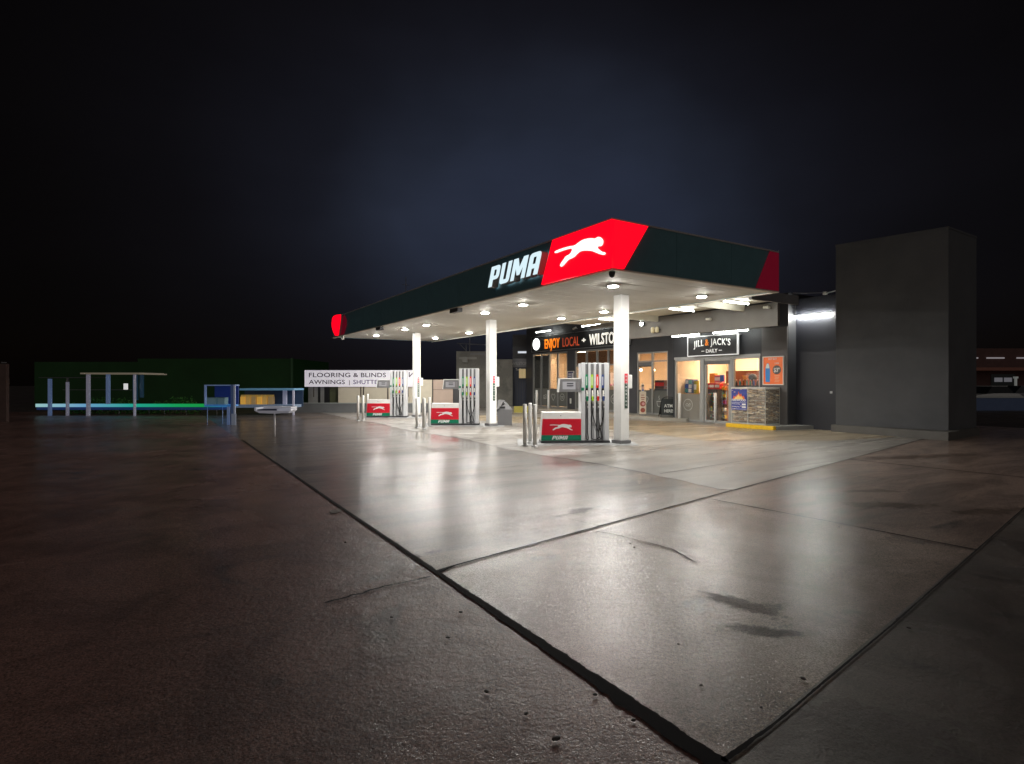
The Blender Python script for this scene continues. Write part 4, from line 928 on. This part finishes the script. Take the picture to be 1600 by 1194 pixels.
text('lettering', 'Kindling Bag', .045, M('poster_white'), t, (-.13,-.016,-.31), (R(90),0,0), .002, 1.0, .01)
m = MB(); m.box(.13,.29,-.018,-.0125,-.235,-.175); m.box(.13,.29,-.018,-.0125,-.335,-.275); m.build('price_patch', M('poster_white'), t)
m = MB(); m.box(-.31,.31,-.017,-.0125,-.385,-.375); m.box(-.31,.31,-.017,-.0125,-.145,-.135); m.build('rule', M('poster_white'), t)

# ---- chalkboard and ice cream flag
x, y = G(1044, 652.0, .13)
t = thing('chalkboard_sign', 'black A-frame chalkboard reading ATM HERE on the shop step', 'sandwich board', (x, y, .13), R(-38))
bk = M('chalk_black', (.015,.018,.018), .5)
m = MB(); m.hexa([(-.34,-.30,.10),(.34,-.30,.10),(.34,-.28,.10),(-.34,-.28,.10)], [(-.25,-.04,.82),(.25,-.04,.82),(.25,-.02,.82),(-.25,-.02,.82)]); m.build('front_board', bk, t)
m = MB(); m.hexa([(-.34,.28,.10),(.34,.28,.10),(.34,.30,.10),(-.34,.30,.10)], [(-.25,.02,.82),(.25,.02,.82),(.25,.04,.82),(-.25,.04,.82)]); m.build('rear_board', bk, t)
m = MB()
for s in (-1, 1):
    m.tube([(s*.37,-.34,0),(s*.27,-.045,.80),(s*.16,-.02,.88),(0,-.01,.90)], .018, 8); m.tube([(s*.37,.34,0),(s*.27,.045,.80),(s*.16,.02,.88),(0,.01,.90)], .018, 8)
m.build('frame', black, t)
sl = math.atan(.26/.72)
text('lettering', 'ATM', .15, ic, t, (-.02,-.215,.44), (R(90)-sl,0,0), .002, .88, .02)
text('lettering', 'HERE!', .14, ic, t, (-.02,-.285,.22), (R(90)-sl,0,0), .002, .80, .02)
x, y = G(999.5, 654.5, .0)
t = thing('snack_standee', 'narrow cream advertising standee with round pictures at the edge of the step', 'standee', (x+.25, y+.05, .13), R(-40))
m = MB(); m.box(-.17,.17,-.04,.04,0,.06); m.build('foot', mgrey, t)
m = MB(); m.box(-.155,.155,-.015,.015,.06,1.12,None,.01); m.box(-.07,.07,-.012,.012,1.12,1.50,None,.01); bd = m.build('board', M('standee_cream', (.72,.62,.48), .5), t)
brn = M('print_brown', (.35,.08,.05), .5)
for cz, rr in ((.55,.13),(.25,.11)): shape('picture', [ring(0,cz,rr,20)], brn, bd, (0,-.018,0), (R(90),0,0), .002)
shape('picture', [ring(0.02,.55,.07,16)], M('print_pink', (.7,.35,.35), .5), bd, (0,-.022,0), (R(90),0,0), .002)
m = MB(); m.box(-.09,.09,-.019,-.0155,.82,.86); m.box(-.07,.07,-.019,-.0155,.74,.77); m.box(-.08,.06,-.019,-.0155,.94,.97); m.build('lettering', brn, bd)
for k in range(3): m = MB(); m.box(-.05,.05,-.016,-.0125,1.16+k*.1,1.22+k*.1); m.build('picture', [pal[3], M('print_pink'), pal[7]][k], bd)

# ---- bin and window-wash station by the second column
x, y = G(788.5, 664.8)
t = thing('windscreen_wash_bin', 'grey waste bin with squeegee holder beside the second column', 'waste bin', (x, y, .008), R(-31))
m = MB(); m.hexa([(-.28,-.24,0),(.28,-.24,0),(.28,.24,0),(-.28,.24,0)], [(-.29,-.25,.62),(.29,-.25,.62),(.29,.25,.62),(-.29,.25,.62)]); m.build('body', M('bin_grey', (.11,.11,.115), .5, var=.06), t)
m = MB(); m.hexa([(-.30,-.26,.621),(.30,-.26,.621),(.30,.26,.621),(-.30,.26,.621)], [(-.27,-.05,.98),(-.02,-.05,.98),(-.02,.22,.98),(-.27,.22,.98)]); m.build('hood', M('bin_grey2', (.12,.12,.125), .5), t)
m = MB(); m.box(-.20,.02,-.262,-.20,.66,.74); m.build('opening', black, t)
m = MB(); m.tube([(-.29,-.28,.55),(-.27,-.30,.62),(-.18,-.29,.68)], .02, 8); m.tube([(-.12,-.2,.72),(-.06,-.22,.92),(-.02,-.16,.86),(-.06,-.14,.72)], .02, 8); m.build('squeegee', black, t)

# ================================================================ GREY BLOCK ON THE RIGHT
bl = thing('grey_block_tower', 'tall plain grey rendered block at the right of the station', 'building')
m = MB(); m.prism([(19.63,10.58),(20.16,7.53),(22.30,7.57),(22.30,10.75)], .25, 6.30); m.build('wall', blockg, bl)
m = MB(); m.prism([(19.62,10.59),(20.15,7.52),(22.31,7.56),(22.31,10.76)], 6.301, 6.36); m.build('parapet_cap', blockg, bl)
m = MB(); m.prism([(19.60,10.72),(19.40,7.25),(20.2,7.30),(22.35,7.5),(22.35,10.72)], 0.0, .249); m.build('plinth', M('plinth_concrete', (.105,.10,.092), .7, var=.12), bl)
t = thing('service_cable', 'thin cable and conduit strung between the shop corner and the grey block', 'cable')
m = MB(); m.tube([(19.6,12.1,4.93),(19.75,11.6,4.86),(19.9,11.1,4.83),(19.95,10.95,4.84)], .012, 6); m.build('cable', mgrey, t)
m = MB(); m.box(19.88,19.97,11.05,11.17,4.76,4.86); m.build('junction', offw, t)
m = MB(); m.tube([(19.93,11.04,4.81),(19.75,10.6,4.83)], .02, 8); m.build('conduit', steel, t)
m = MB(); m.box(19.96,19.979,10.88,10.96,1.30,1.38); tag(m.build('wall_tap', steel), 'tiny pale fitting low on the navy wall against the grey block', 'fitting')

# ================================================================ BACKGROUND LEFT OF THE SHOP
def quadpos(X0, X1, Z, Zd=.2): return [W(X0, Z), W(X1, Z), W(X1, Z+Zd), W(X0, Z+Zd)]
def xz(px, Z): return (px-800)/F*Z
def hz(py, Z): return EYE + Z*(597.5-py)/F
th = -R(YAW)
# low grey wall
t = thing('low_wall', 'long low grey rendered wall at the back of the forecourt', 'wall', (*W(0, 31.5), 0), th)
m = MB(); m.box(xz(438,31.5), xz(704,31.5), 0, .2, 0, .50); m.build('wall', M('lowwall_grey', (.13,.135,.14), .7, var=.1), t)
m = MB(); m.box(xz(436,31.5), xz(706,31.5), -.03, .23, .501, .55); m.build('coping', M('coping', (.25,.27,.26), .6), t)
# panel fence building with the blinds sign
Zf = 34.0
t = thing('blinds_showroom', 'low cream panelled showroom behind the low wall', 'building', (*W(0, Zf), 0), th)
cpan = M('cream_panel', (.66,.60,.48), .6, var=.05); ppan = M('blush_panel', (.52,.40,.33), .6, var=.05)
for a, b in ((528.5,567.3),(569,605),(607,640),(640.4,675.3)): m = MB(); m.box(xz(a,Zf), xz(b,Zf), 0, .1, .0, hz(594 if a > 600 else 604,Zf)); m.build('panel', cpan, t)
for z0, z1 in ((0, hz(609.5,Zf)-.01), (hz(609.5,Zf)+.01, hz(594,Zf))): m = MB(); m.box(xz(677,Zf), xz(707.5,Zf), 0, .1, z0, z1); m.build('panel', ppan, t)
m = MB()
for p in (568.1, 606, 676): m.box(xz(p,Zf)-.035, xz(p,Zf)+.035, -.02, .08, 0, hz(604 if p < 600 else 594,Zf)); 
m.build('post', M('post_brown', (.08,.06,.05), .6), t)
m = MB(); m.box(xz(478,Zf), xz(528,Zf), .4, .5, 0, 1.4); m.build('olive_wall', M('olive_wall', (.09,.10,.05), .7), t)
m = MB(); m.box(xz(479,Zf), xz(494,Zf), .30, .38, 0, 1.4, alu); m.box(xz(498,Zf), xz(504,Zf), .30, .38, 0, 1.4, alu); m.box(xz(494,Zf), xz(498,Zf), .3, .38, 0, 1.4, black); m.box(xz(504,Zf), xz(512,Zf), .3, .38, 0, 1.4, black); m.build('door', None, t)
m = MB(); m.box(xz(708,Zf), xz(716,Zf), .1, .2, 0, 1.8); m.build('dark_gap', dgrey, t)
m = MB(); m.box(xz(470,Zf), xz(716,Zf), 1.2, 6.5, 0, 1.7); m.build('hall', dgrey, t)
t = thing('blinds_signboard', 'long white signboard reading FLOORING & BLINDS AWNINGS | SHUTTERS', 'sign', (*W(xz(564,Zf), Zf), (hz(579,Zf)+hz(605,Zf))/2), th)
swid = xz(652,Zf)-xz(478.5,Zf); m = MB(); m.box(-swid/2, swid/2, -.14, -.03, -.49, .49); m.build('board', M('signboard_white', (.74,.72,.76), .5, emit=(.8,.76,.86), es=.42), t)  # board is no lamp; emission added so it reads brighter
txm = M('sign_ink', (.06,.05,.06), .5); lx = lambda px: xz(px,Zf)-xz(564,Zf)
def fitb(s, a, b, h, z, mat=txm):
    o = text('lettering', s, h, mat, t, (lx(a), -.145, z), (R(90),0,0), .004, 1, .014, 'LEFT', 1.05)
    xs = [v.co.x for v in o.data.vertices]; mn = min(xs); k = (lx(b)-lx(a))/(max(xs)-mn)
    for v in o.data.vertices: v.co.x = (v.co.x-mn)*k
    return o
fitb('FLOORING', 484, 548.5, .27, .08); fitb('&', 553, 561, .26, .08); fitb('BLINDS', 565, 604, .27, .08)
fitb('AWNINGS', 484, 540, .26, -.33); fitb('|', 546.5, 547.5, .24, -.33, mgrey); fitb('SHUTTERS', 553, 602, .26, -.33, M('sign_ink_blue', (.08,.06,.16), .5))
shape('logo', [[(0,0),(.05,0),(.25,.22),(.25,0),(.3,.0),(.3,.3),(.25,.3),(.05,.08),(.05,.3),(0,.3)]], txm, t, (lx(639.5),-.145,.08), (R(90),0,0), .004)
m = MB()
for u in (-swid/2+.5, 0, swid/2-.5): m.box(u-.03, u+.03, -.03, .0, -1.1, .5)
m.build('backing_rail', M('post_brown'), t)
# grey concrete building with pipe frame
t = thing('concrete_shed', 'grey concrete block shed left of the cafe windows', 'building', (*W(0, 37), 0), th)
cb = ground_mat('shed_concrete', (.20,.195,.17), (.15,.145,.13), .8, .7, .2, stain=(.10,.10,.09), speck=.1)
m = MB(); m.box(xz(713,37), xz(766,37), 0, 4, 0, hz(549.5,37)); m.box(xz(766,37), xz(801,37), .02, 4, 0, hz(562,37)); m.build('wall', cb, t)
m = MB(); m.box(xz(717,37), xz(745,37), -.06, -.001, hz(562,37), hz(558.5,37)); m.box(xz(723,37), xz(731,37), -.3, -.001, hz(567,37), hz(558.6,37)+.0); m.build('lintel', M('shed_trim', (.26,.26,.24), .7), t)
m = MB(); m.box(xz(735,37), xz(758,37), -.06, -.001, hz(555,37), hz(552.5,37)); m.build('vent_strip', mgrey, t)
t = thing('pipe_frame', 'thin pipe frame on the roof of the concrete shed', 'pipe frame', (*W(0, 37.5), hz(550.5,37)), th)
def pf(a, b): m.tube([(xz(a[0],37.5), 0, hz(a[1],37.5)-hz(550,37.5)), (xz(b[0],37.5), 0, hz(b[1],37.5)-hz(550,37.5))], .028, 6)
m = MB(); pf((734,550),(734,528)); pf((728.5,550),(728.5,537)); pf((714,536),(760,538.5)); pf((718,537),(728,547)); m.build('pipes', mgrey, t)
# blue roller gate beside the cafe
t = thing('blue_gate', 'dark blue ribbed gate with pale header sign beside the cafe', 'gate', (*W(0, 38), 0), th)
m = MB(); m.box(xz(802,38), xz(836,38), 0, .1, 0, hz(575,38)); m.build('panel', M('gate_blue', (.035,.045,.085), .5), t)
m = MB()
for p in range(804, 834, 4): m.box(xz(p,38), xz(p,38)+.05, -.04, -.001, 0, hz(590,38)-.2)
m.build('rib', M('gate_rib', (.05,.055,.08), .5), t)
m = MB(); m.box(xz(801.5,38), xz(824,38), -.05, -.0, hz(574.5,38), hz(561,38)); hs = m.build('header_sign', M('header_grey', (.20,.20,.22), .5), t)
text('lettering', 'WILSTON', .22, M('header_pale', (.45,.45,.46), .5), hs, (xz(812.5,38),-.055,hz(571,38)), (R(90),0,0), .003, .8, .0)
text('lettering', 'To Shops', .16, M('poster_white'), t, (xz(813.5,38),-.012,hz(579.5,38)), (R(90),0,0), .003, .8, .0)
m = MB(); m.box(xz(801,38), xz(850,38), .5, .8, 0, 4.9); m.build('rear_wall', charc2, t)
m = MB(); m.box(20.15,20.49,30.95,31.25,1.95,2.55,None,.01); m.box(20.15,20.28,30.7,30.95,1.95,2.55); 
tag(m.build('lit_box_sign', M('box_beige', (.55,.45,.28), .5, emit=(1,.75,.35), es=.22)), 'small beige box sign on the far corner of the cafe', 'sign')
t = thing('tube_light', 'short dim tube light above the blue gate', 'tube light', (*W(xz(816,37.5), 37.5), hz(551,37.5)), th, g1)
m = MB(); m.box(-.28,.28,-.08,0,-.06,.06); m.build('diffuser', E('dim_tube', (.85,.9,1), .75), t)
m = MB(); m.box(-.3,.3,0,.06,-.08,.08); m.build('batten', mgrey, t)
# yellow kerb patch near bin
m = MB(); a = G(803,645.5); b = G(826,645.5); m.prism([a, b, (b[0]+.2,b[1]+.3), (a[0]+.2,a[1]+.3)], 0, .35); tag(m.build('planter_edge', M('mustard', (.35,.30,.06), .7)), 'mustard coloured low block before the blue gate', 'block')

# ---- dark frontage at the left
gw = M('green_wall', (.007,.036,.007), .8, var=.3, vs_=.5, emit=(.01,.08,.005), es=.02)  # faint green emission put into the wall, which is no lamp
t = thing('green_building', 'long dark green building behind the shelters', 'building', (*W(0, 41), 0), th)
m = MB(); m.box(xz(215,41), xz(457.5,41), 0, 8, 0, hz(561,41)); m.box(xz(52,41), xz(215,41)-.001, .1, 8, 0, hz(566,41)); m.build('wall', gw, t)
m = MB(); m.box(xz(455.5,41), xz(458.5,41), -.15, -.001, 0, hz(560,41)); m.build('corner_trim', M('trim_green', (.04,.10,.04), .7), t)
t = thing('rust_post', 'rust brown wall end at the far left edge', 'wall', (*W(0, 24), 0), th)
m = MB(); m.box(-24*.95, xz(9.5,24), 0, .15, 0, hz(569,24)); m.build('wall', M('rust_wall', (.10,.06,.05), .7, var=.15), t)
m = MB(); m.box(xz(9.5,24)-.2, xz(9.5,24)+.02, -.02, -.001, hz(568,24), hz(568,24)+.05); m.build('cap', mgrey, t)
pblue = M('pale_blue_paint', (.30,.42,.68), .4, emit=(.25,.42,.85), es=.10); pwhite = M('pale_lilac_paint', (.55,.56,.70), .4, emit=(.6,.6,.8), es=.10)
ZR = 29.2
t = thing('light_rail', 'long low rail with glowing blue and green light strip', 'rail', (*W(0, ZR), 0), th)
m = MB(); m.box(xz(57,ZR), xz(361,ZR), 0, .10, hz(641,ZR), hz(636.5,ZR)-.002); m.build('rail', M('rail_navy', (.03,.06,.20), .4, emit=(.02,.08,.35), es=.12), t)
def grad(n, cols, x0, x1, s):
    m = bpy.data.materials.new(n); m.use_nodes = True; q = m.node_tree; p = q.nodes['Principled BSDF']; tcn = q.nodes.new('ShaderNodeTexCoord'); sp = q.nodes.new('ShaderNodeSeparateXYZ'); mr = q.nodes.new('ShaderNodeMapRange'); cr = q.nodes.new('ShaderNodeValToRGB')
    q.links.new(tcn.outputs['Object'], sp.inputs[0]); q.links.new(sp.outputs[0], mr.inputs[0]); mr.inputs['From Min'].default_value = x0; mr.inputs['From Max'].default_value = x1; q.links.new(mr.outputs[0], cr.inputs[0])
    el = cr.color_ramp.elements; el[0].color = (*cols[0][1],1); el[1].color = (*cols[-1][1],1)
    for ps_, c in cols[1:-1]: k = el.new(ps_); k.color = (*c,1)
    p.inputs['Base Color'].default_value = (.02,.02,.02,1); q.links.new(cr.outputs[0], p.inputs['Emission Color']); p.inputs['Emission Strength'].default_value = s; return m
gm = grad('led_strip', [(0,(.24,.42,.42)),(.26,(.10,.26,.42)),(.5,(.01,.27,.20)),(.72,(.003,.25,.07)),(.86,(.003,.22,.04)),(1,(.03,.19,.55))], xz(57,ZR), xz(361,ZR), 1.25)
m = MB(); m.box(xz(57,ZR), xz(361,ZR), -.06, -.001, hz(636.5,ZR), hz(631.5,ZR)); m.build('light_strip', gm, t)
for p in (185, 232, 256, 290, 338): m = MB(); m.tube([(xz(p,ZR), .05, 0), (xz(p,ZR), .05, hz(641,ZR))], .02, 6); m.build('leg', mgrey, t)
hb = MB(); lf = M('hedge_leaf', (.04,.17,.02), .6, var=.4, vs_=9); rr_ = random.Random(5)
for k in range(3600):
    u = rr_.uniform(xz(118,30.6), xz(317,30.6)); top = .62 + .22*math.sin(u*1.7)+.14*math.sin(u*4.3+1)+.08*math.sin(u*9.1)
    v = rr_.uniform(0, 1.1); z = rr_.uniform(.05, max(.2, top)) ; c = Vector((u, v, z)); s_l = rr_.uniform(.03, .07)
    a = Vector((rr_.uniform(-1,1), rr_.uniform(-1,1), rr_.uniform(-1,1))).normalized(); b = a.cross(Vector((rr_.uniform(-1,1), rr_.uniform(-1,1), rr_.uniform(-1,1)))).normalized()
    hb.bm.faces.new([hb.bm.verts.new(c + q) for q in (a*s_l, b*s_l*.5, -a*s_l, -b*s_l*.5)])
t = thing('low_hedge', 'ragged low green hedge glowing behind the light rail', 'hedge', (*W(0, 29.6), 0), th); hb.build('foliage', lf, t)
m = MB()
for k in range(16): u = xz(122,30.6) + k*.42; m.tube([(u,.5,0),(u+.05,.55,.45)], [.02,.008], 5)
m.build('stems', M('stem_brown', (.06,.04,.03), .8), t)
t = thing('left_shelter', 'flat roofed shelter with pale blue posts behind the rail', 'shelter', (*W(0, 28.6), 0), th)
Zs = 28.6
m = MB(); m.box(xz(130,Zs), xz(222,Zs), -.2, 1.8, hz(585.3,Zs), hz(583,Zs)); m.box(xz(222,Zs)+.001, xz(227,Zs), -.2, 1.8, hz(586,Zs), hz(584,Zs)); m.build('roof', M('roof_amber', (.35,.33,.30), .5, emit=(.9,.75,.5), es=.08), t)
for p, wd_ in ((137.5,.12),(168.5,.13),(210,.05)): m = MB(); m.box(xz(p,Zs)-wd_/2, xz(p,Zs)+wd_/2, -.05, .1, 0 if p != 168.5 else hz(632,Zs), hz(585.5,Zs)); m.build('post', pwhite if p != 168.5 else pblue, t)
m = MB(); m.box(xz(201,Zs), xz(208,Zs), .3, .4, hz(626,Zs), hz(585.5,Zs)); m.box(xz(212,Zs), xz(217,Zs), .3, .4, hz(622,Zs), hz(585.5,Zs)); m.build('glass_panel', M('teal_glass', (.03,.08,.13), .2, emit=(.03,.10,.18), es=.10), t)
m = MB(); m.box(xz(90,Zs), xz(200,Zs), .30, .33, hz(610.2,Zs), hz(609.4,Zs)); m.build('crossbar', mgrey, t)
t = thing('low_shelter', 'lower dark shelter frame left of the flat roofed shelter', 'shelter', (*W(0, 28.8), 0), th)
m = MB(); m.box(xz(55,Zs), xz(129,Zs), 0, 1.5, hz(591,Zs), hz(590,Zs)); m.build('roof', M('roof_dim', (.10,.10,.11), .6), t)
for p, wd_, tp in ((77.5,.11,592.5),(105,.07,597.5)): m = MB(); m.box(xz(p,28.8)-wd_/2, xz(p,28.8)+wd_/2, -.05, .1, 0, hz(tp,28.8)); m.build('post', pblue if p < 90 else pwhite, t)
m = MB(); m.box(xz(105,28.8)-.04, xz(105,28.8)+.04, 0, .09, hz(597.4,28.8), hz(591.2,28.8)); m.build('bracket', mgrey, t)
m = MB(); a = W(xz(196.5,28.4), 28.4); m.box(-.09,.09,-.03,.03,0,.30); o = m.build('small_sign', M('lit_plate', (.8,.8,.8), .5, emit=(1,1,1), es=.55), None, (a[0],a[1],hz(609.3,28.4)), (0,0,th)); tag(o, 'small bright white plate hanging in the flat roofed shelter', 'plate')
t = thing('blue_kiosk', 'open blue framed kiosk with a shelf and two grey boxes', 'kiosk', (*W(0, 22.6), 0), th)
Zk = 22.6
m = MB(); m.box(xz(319,Zk), xz(361,Zk), 0, .7, hz(603.5,Zk), hz(601.8,Zk)); m.box(xz(319,Zk), xz(321,Zk), 0, .1, hz(633,Zk), hz(603.6,Zk)); m.build('frame', pblue, t)
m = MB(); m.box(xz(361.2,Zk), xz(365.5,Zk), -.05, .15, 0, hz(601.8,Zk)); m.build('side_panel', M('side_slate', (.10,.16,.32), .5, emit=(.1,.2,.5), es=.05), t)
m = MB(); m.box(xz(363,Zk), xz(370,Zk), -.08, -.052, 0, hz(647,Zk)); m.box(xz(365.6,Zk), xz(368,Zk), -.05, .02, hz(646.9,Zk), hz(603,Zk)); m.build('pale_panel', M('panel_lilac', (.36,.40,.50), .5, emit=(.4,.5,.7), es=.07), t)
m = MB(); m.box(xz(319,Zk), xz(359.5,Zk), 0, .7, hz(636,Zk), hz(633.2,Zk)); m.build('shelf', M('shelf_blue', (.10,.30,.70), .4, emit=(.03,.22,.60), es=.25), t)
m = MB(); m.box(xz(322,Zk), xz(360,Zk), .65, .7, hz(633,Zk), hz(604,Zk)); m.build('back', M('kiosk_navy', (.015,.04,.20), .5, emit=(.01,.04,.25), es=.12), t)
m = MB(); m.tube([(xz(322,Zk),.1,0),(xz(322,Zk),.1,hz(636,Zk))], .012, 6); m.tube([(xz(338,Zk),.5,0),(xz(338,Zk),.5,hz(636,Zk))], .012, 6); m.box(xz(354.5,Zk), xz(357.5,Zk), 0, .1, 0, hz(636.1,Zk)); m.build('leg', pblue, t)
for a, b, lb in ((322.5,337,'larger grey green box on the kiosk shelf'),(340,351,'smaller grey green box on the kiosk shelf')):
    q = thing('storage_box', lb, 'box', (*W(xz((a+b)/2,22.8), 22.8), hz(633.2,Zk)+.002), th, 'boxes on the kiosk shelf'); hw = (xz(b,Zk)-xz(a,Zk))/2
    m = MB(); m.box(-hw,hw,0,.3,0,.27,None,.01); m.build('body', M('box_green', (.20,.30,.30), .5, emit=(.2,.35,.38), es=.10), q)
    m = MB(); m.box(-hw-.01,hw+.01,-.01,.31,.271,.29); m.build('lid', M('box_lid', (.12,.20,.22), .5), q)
t = thing('market_stall', 'low stall with flat blue roof and goods given a warm glow', 'stall', (*W(0, 29.5), 0), th)
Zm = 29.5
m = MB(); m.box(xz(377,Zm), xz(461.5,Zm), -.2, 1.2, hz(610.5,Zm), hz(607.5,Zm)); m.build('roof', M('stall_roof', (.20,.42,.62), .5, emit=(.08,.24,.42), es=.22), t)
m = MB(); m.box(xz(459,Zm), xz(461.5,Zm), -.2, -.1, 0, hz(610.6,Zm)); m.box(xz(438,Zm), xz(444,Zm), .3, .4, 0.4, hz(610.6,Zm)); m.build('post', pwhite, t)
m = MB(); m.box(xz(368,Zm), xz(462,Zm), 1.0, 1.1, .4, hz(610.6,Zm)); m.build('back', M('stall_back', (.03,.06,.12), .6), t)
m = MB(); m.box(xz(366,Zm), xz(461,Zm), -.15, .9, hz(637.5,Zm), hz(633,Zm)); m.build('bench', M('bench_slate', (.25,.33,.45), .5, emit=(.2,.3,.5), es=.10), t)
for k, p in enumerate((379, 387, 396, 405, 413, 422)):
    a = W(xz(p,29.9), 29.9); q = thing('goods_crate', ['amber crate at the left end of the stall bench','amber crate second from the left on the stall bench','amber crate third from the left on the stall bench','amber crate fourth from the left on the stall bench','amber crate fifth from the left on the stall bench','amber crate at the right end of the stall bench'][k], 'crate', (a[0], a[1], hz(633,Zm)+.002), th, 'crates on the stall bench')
    m = MB(); m.box(-.12,.12,0,.3,0,.40,None,.01); m.build('box', M('amber_goods%d' % (k%3), ((.75,.40,.05),(.55,.38,.15),(.45,.35,.22))[k%3], .5, emit=(1,.55,.1), es=(.30,.18,.10)[k%3]), q)  # warm light put into crates and contents as emission, in place of a lamp
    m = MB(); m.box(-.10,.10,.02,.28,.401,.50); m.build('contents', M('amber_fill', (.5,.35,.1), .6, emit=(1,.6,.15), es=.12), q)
# pedestal tray nearer the camera
a = W(xz(429,17.7), 17.7)
t = thing('pedestal_tray', 'white shallow tray on a single thin post at the left of the apron', 'pedestal tray', (a[0], a[1], .004), th)
m = MB(); m.tube([(0,0,0),(0,0,.72)], .028, 10); m.build('post', M('tray_grey', (.75,.73,.75), .5), t)
m = MB(); m.hexa([(-.38,-.2,.74),(.50,-.2,.74),(.50,.25,.74),(-.38,.25,.74)], [(-.51,-.26,.82),(.58,-.26,.82),(.58,.3,.82),(-.51,.3,.82)]); m.hexa([(-.12,-.1,.721),(.12,-.1,.721),(.12,.1,.721),(-.12,.1,.721)], [(-.3,-.18,.739),(.3,-.18,.739),(.3,.2,.739),(-.3,.2,.739)]); m.build('tray', M('tray_white', (.72,.72,.76), .4, emit=(.6,.65,.8), es=.12), t)
m = MB(); m.box(-.51,-.45,-.26,.3,.821,.92); m.box(-.449,.15,.22,.3,.821,.94); m.box(.15,.58,-.2,.3,.821,.87); m.box(.18,.58,-.2,.3,.88,.93); m.build('rim', M('tray_white'), t)
m = MB(); m.box(-.44,.149,-.22,.21,.822,.86); m.build('inset', M('tray_navy', (.02,.03,.08), .4), t)

# ================================================================ BACKGROUND RIGHT
ZB = 46.0
t = thing('brick_shops', 'dark brick shop row beyond the grey block with faint strip lights', 'building', (*W(0, ZB), 0), th)
m = MB(); m.box(xz(1500,ZB), xz(1760,ZB), 0, 8, 0, hz(545,ZB)); m.build('wall', M('dark_brick', (.09,.045,.04), .8, var=.2, emit=(.3,.12,.1), es=.004), t)  # slight emission in wall and awning keeps the unlit row visible
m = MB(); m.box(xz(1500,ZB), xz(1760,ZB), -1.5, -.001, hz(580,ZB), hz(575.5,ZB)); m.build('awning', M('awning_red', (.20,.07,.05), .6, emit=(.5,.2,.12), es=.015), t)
fe = E('faint_strip', (.75,.68,.72), .28)
for a, b in ((1541,1568),(1588,1625),(1524,1527)): m = MB(); m.box(xz(a,ZB), xz(b,ZB), -.10, -.01, hz(561,ZB), hz(559,ZB)); m.build('strip_light', fe, t)
m = MB(); m.box(xz(1548,ZB), xz(1586,ZB), -.04, -.001, hz(606,ZB), hz(585,ZB)); m.build('shop_window', M('win_green', (.02,.03,.03), .2), t)
t2 = thing('street_sign_board', 'dim white lettered board in the brick shop window', 'sign', (*W(xz(1566,ZB), ZB-.1), hz(594,ZB)), th)
for a, b in ((-.72,-.08),(.05,.68)): m = MB(); m.box(a, b, -.02, 0, -.17, .17); m.build('panel', M('dim_white', (.4,.4,.42), .5, emit=(.8,.8,.9), es=.10), t2)
t = thing('white_pillar', 'thin pale pillar in front of the brick shops', 'pillar', (*W(xz(1587,ZB-2), ZB-2), 0), th)
m = MB(); m.box(-.06,.06,-.06,.06,0,hz(592,ZB-2)); m.build('shaft', M('pil', (.5,.5,.48), .5, emit=(.8,.85,.8), es=.10), t)
m = MB(); m.box(-.11,.11,-.11,.11,hz(592,ZB-2)+.001,hz(589,ZB-2)); m.build('cap', M('pil'), t)
t = thing('boundary_wall', 'low boundary wall with pale coping right of the grey block', 'wall', (*W(0, 34), 0), th)
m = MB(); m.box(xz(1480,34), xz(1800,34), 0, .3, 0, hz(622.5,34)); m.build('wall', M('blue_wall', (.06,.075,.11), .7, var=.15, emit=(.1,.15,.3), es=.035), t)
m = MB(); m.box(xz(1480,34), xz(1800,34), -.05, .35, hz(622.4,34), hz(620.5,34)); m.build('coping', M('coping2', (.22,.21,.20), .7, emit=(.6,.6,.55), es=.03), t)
# parked car seen above the wall
def make_car(X, Z, rz, label, body):
    t = thing('parked_car', label, 'car', (*W(X, Z), .0), rz, 'cars parked behind the boundary wall')
    m = MB()
    secs = [(-2.1,.42,.70),(-1.9,.30,.86),(-1.0,.28,.95),(-.4,.28,.98),(.9,.28,.98),(1.7,.28,.95),(2.1,.4,.75)]
    rings = [[m.bm.verts.new((x, s*.86*k, z)) for s, z, k in ((-1,a,.96),(-1,(a+b)/2,1),(-1,b,.92),(1,b,.92),(1,(a+b)/2,1),(1,a,.96))] for x, a, b in secs]
    for u, v in zip(rings, rings[1:]):
        for j in range(6): m.bm.faces.new((u[j],u[(j+1)%6],v[(j+1)%6],v[j]))
    m.bm.faces.new(rings[0]); m.bm.faces.new(rings[-1]); m.build('body', body, t)
    m = MB(); m.hexa([(-1.0,-.76,.96),(1.4,-.76,.96),(1.4,.76,.96),(-1.0,.76,.96)], [(-.35,-.60,1.42),(.95,-.60,1.42),(.95,.60,1.42),(-.35,.60,1.42)]); m.build('windows', M('car_glass', (.01,.012,.015), .1), t)
    m = MB(); m.box(-.37,.97,-.61,.61,1.421,1.45); m.build('roof', body, t)
    for x in (-1.3, 1.3):
        for s in (-1, 1):
            m = MB(); m.tube([(x, s*.70, .31), (x, s*.88, .31)], .31, 16, black, False); wl_ = m.build('wheel', black, t)
            m = MB(); m.tube([(x, s*.881, .31), (x, s*.89, .31)], .19, 12, steel, False); m.build('rim', steel, wl_)
    for s in (-1, 1): m = MB(); m.box(-2.12,-2.06,s*.5,s*.75,.62,.74); m.build('headlight', white, t)
make_car(xz(1541,37), 37, th+R(15), 'parked white car directly behind the boundary wall beside the grey block', M('car_white', (.6,.6,.58), .25, coat=.5))
make_car(xz(1600,38), 38.5, th+R(5), 'parked dark car behind the boundary wall near the right edge', M('car_dark', (.10,.10,.11), .25, coat=.5))
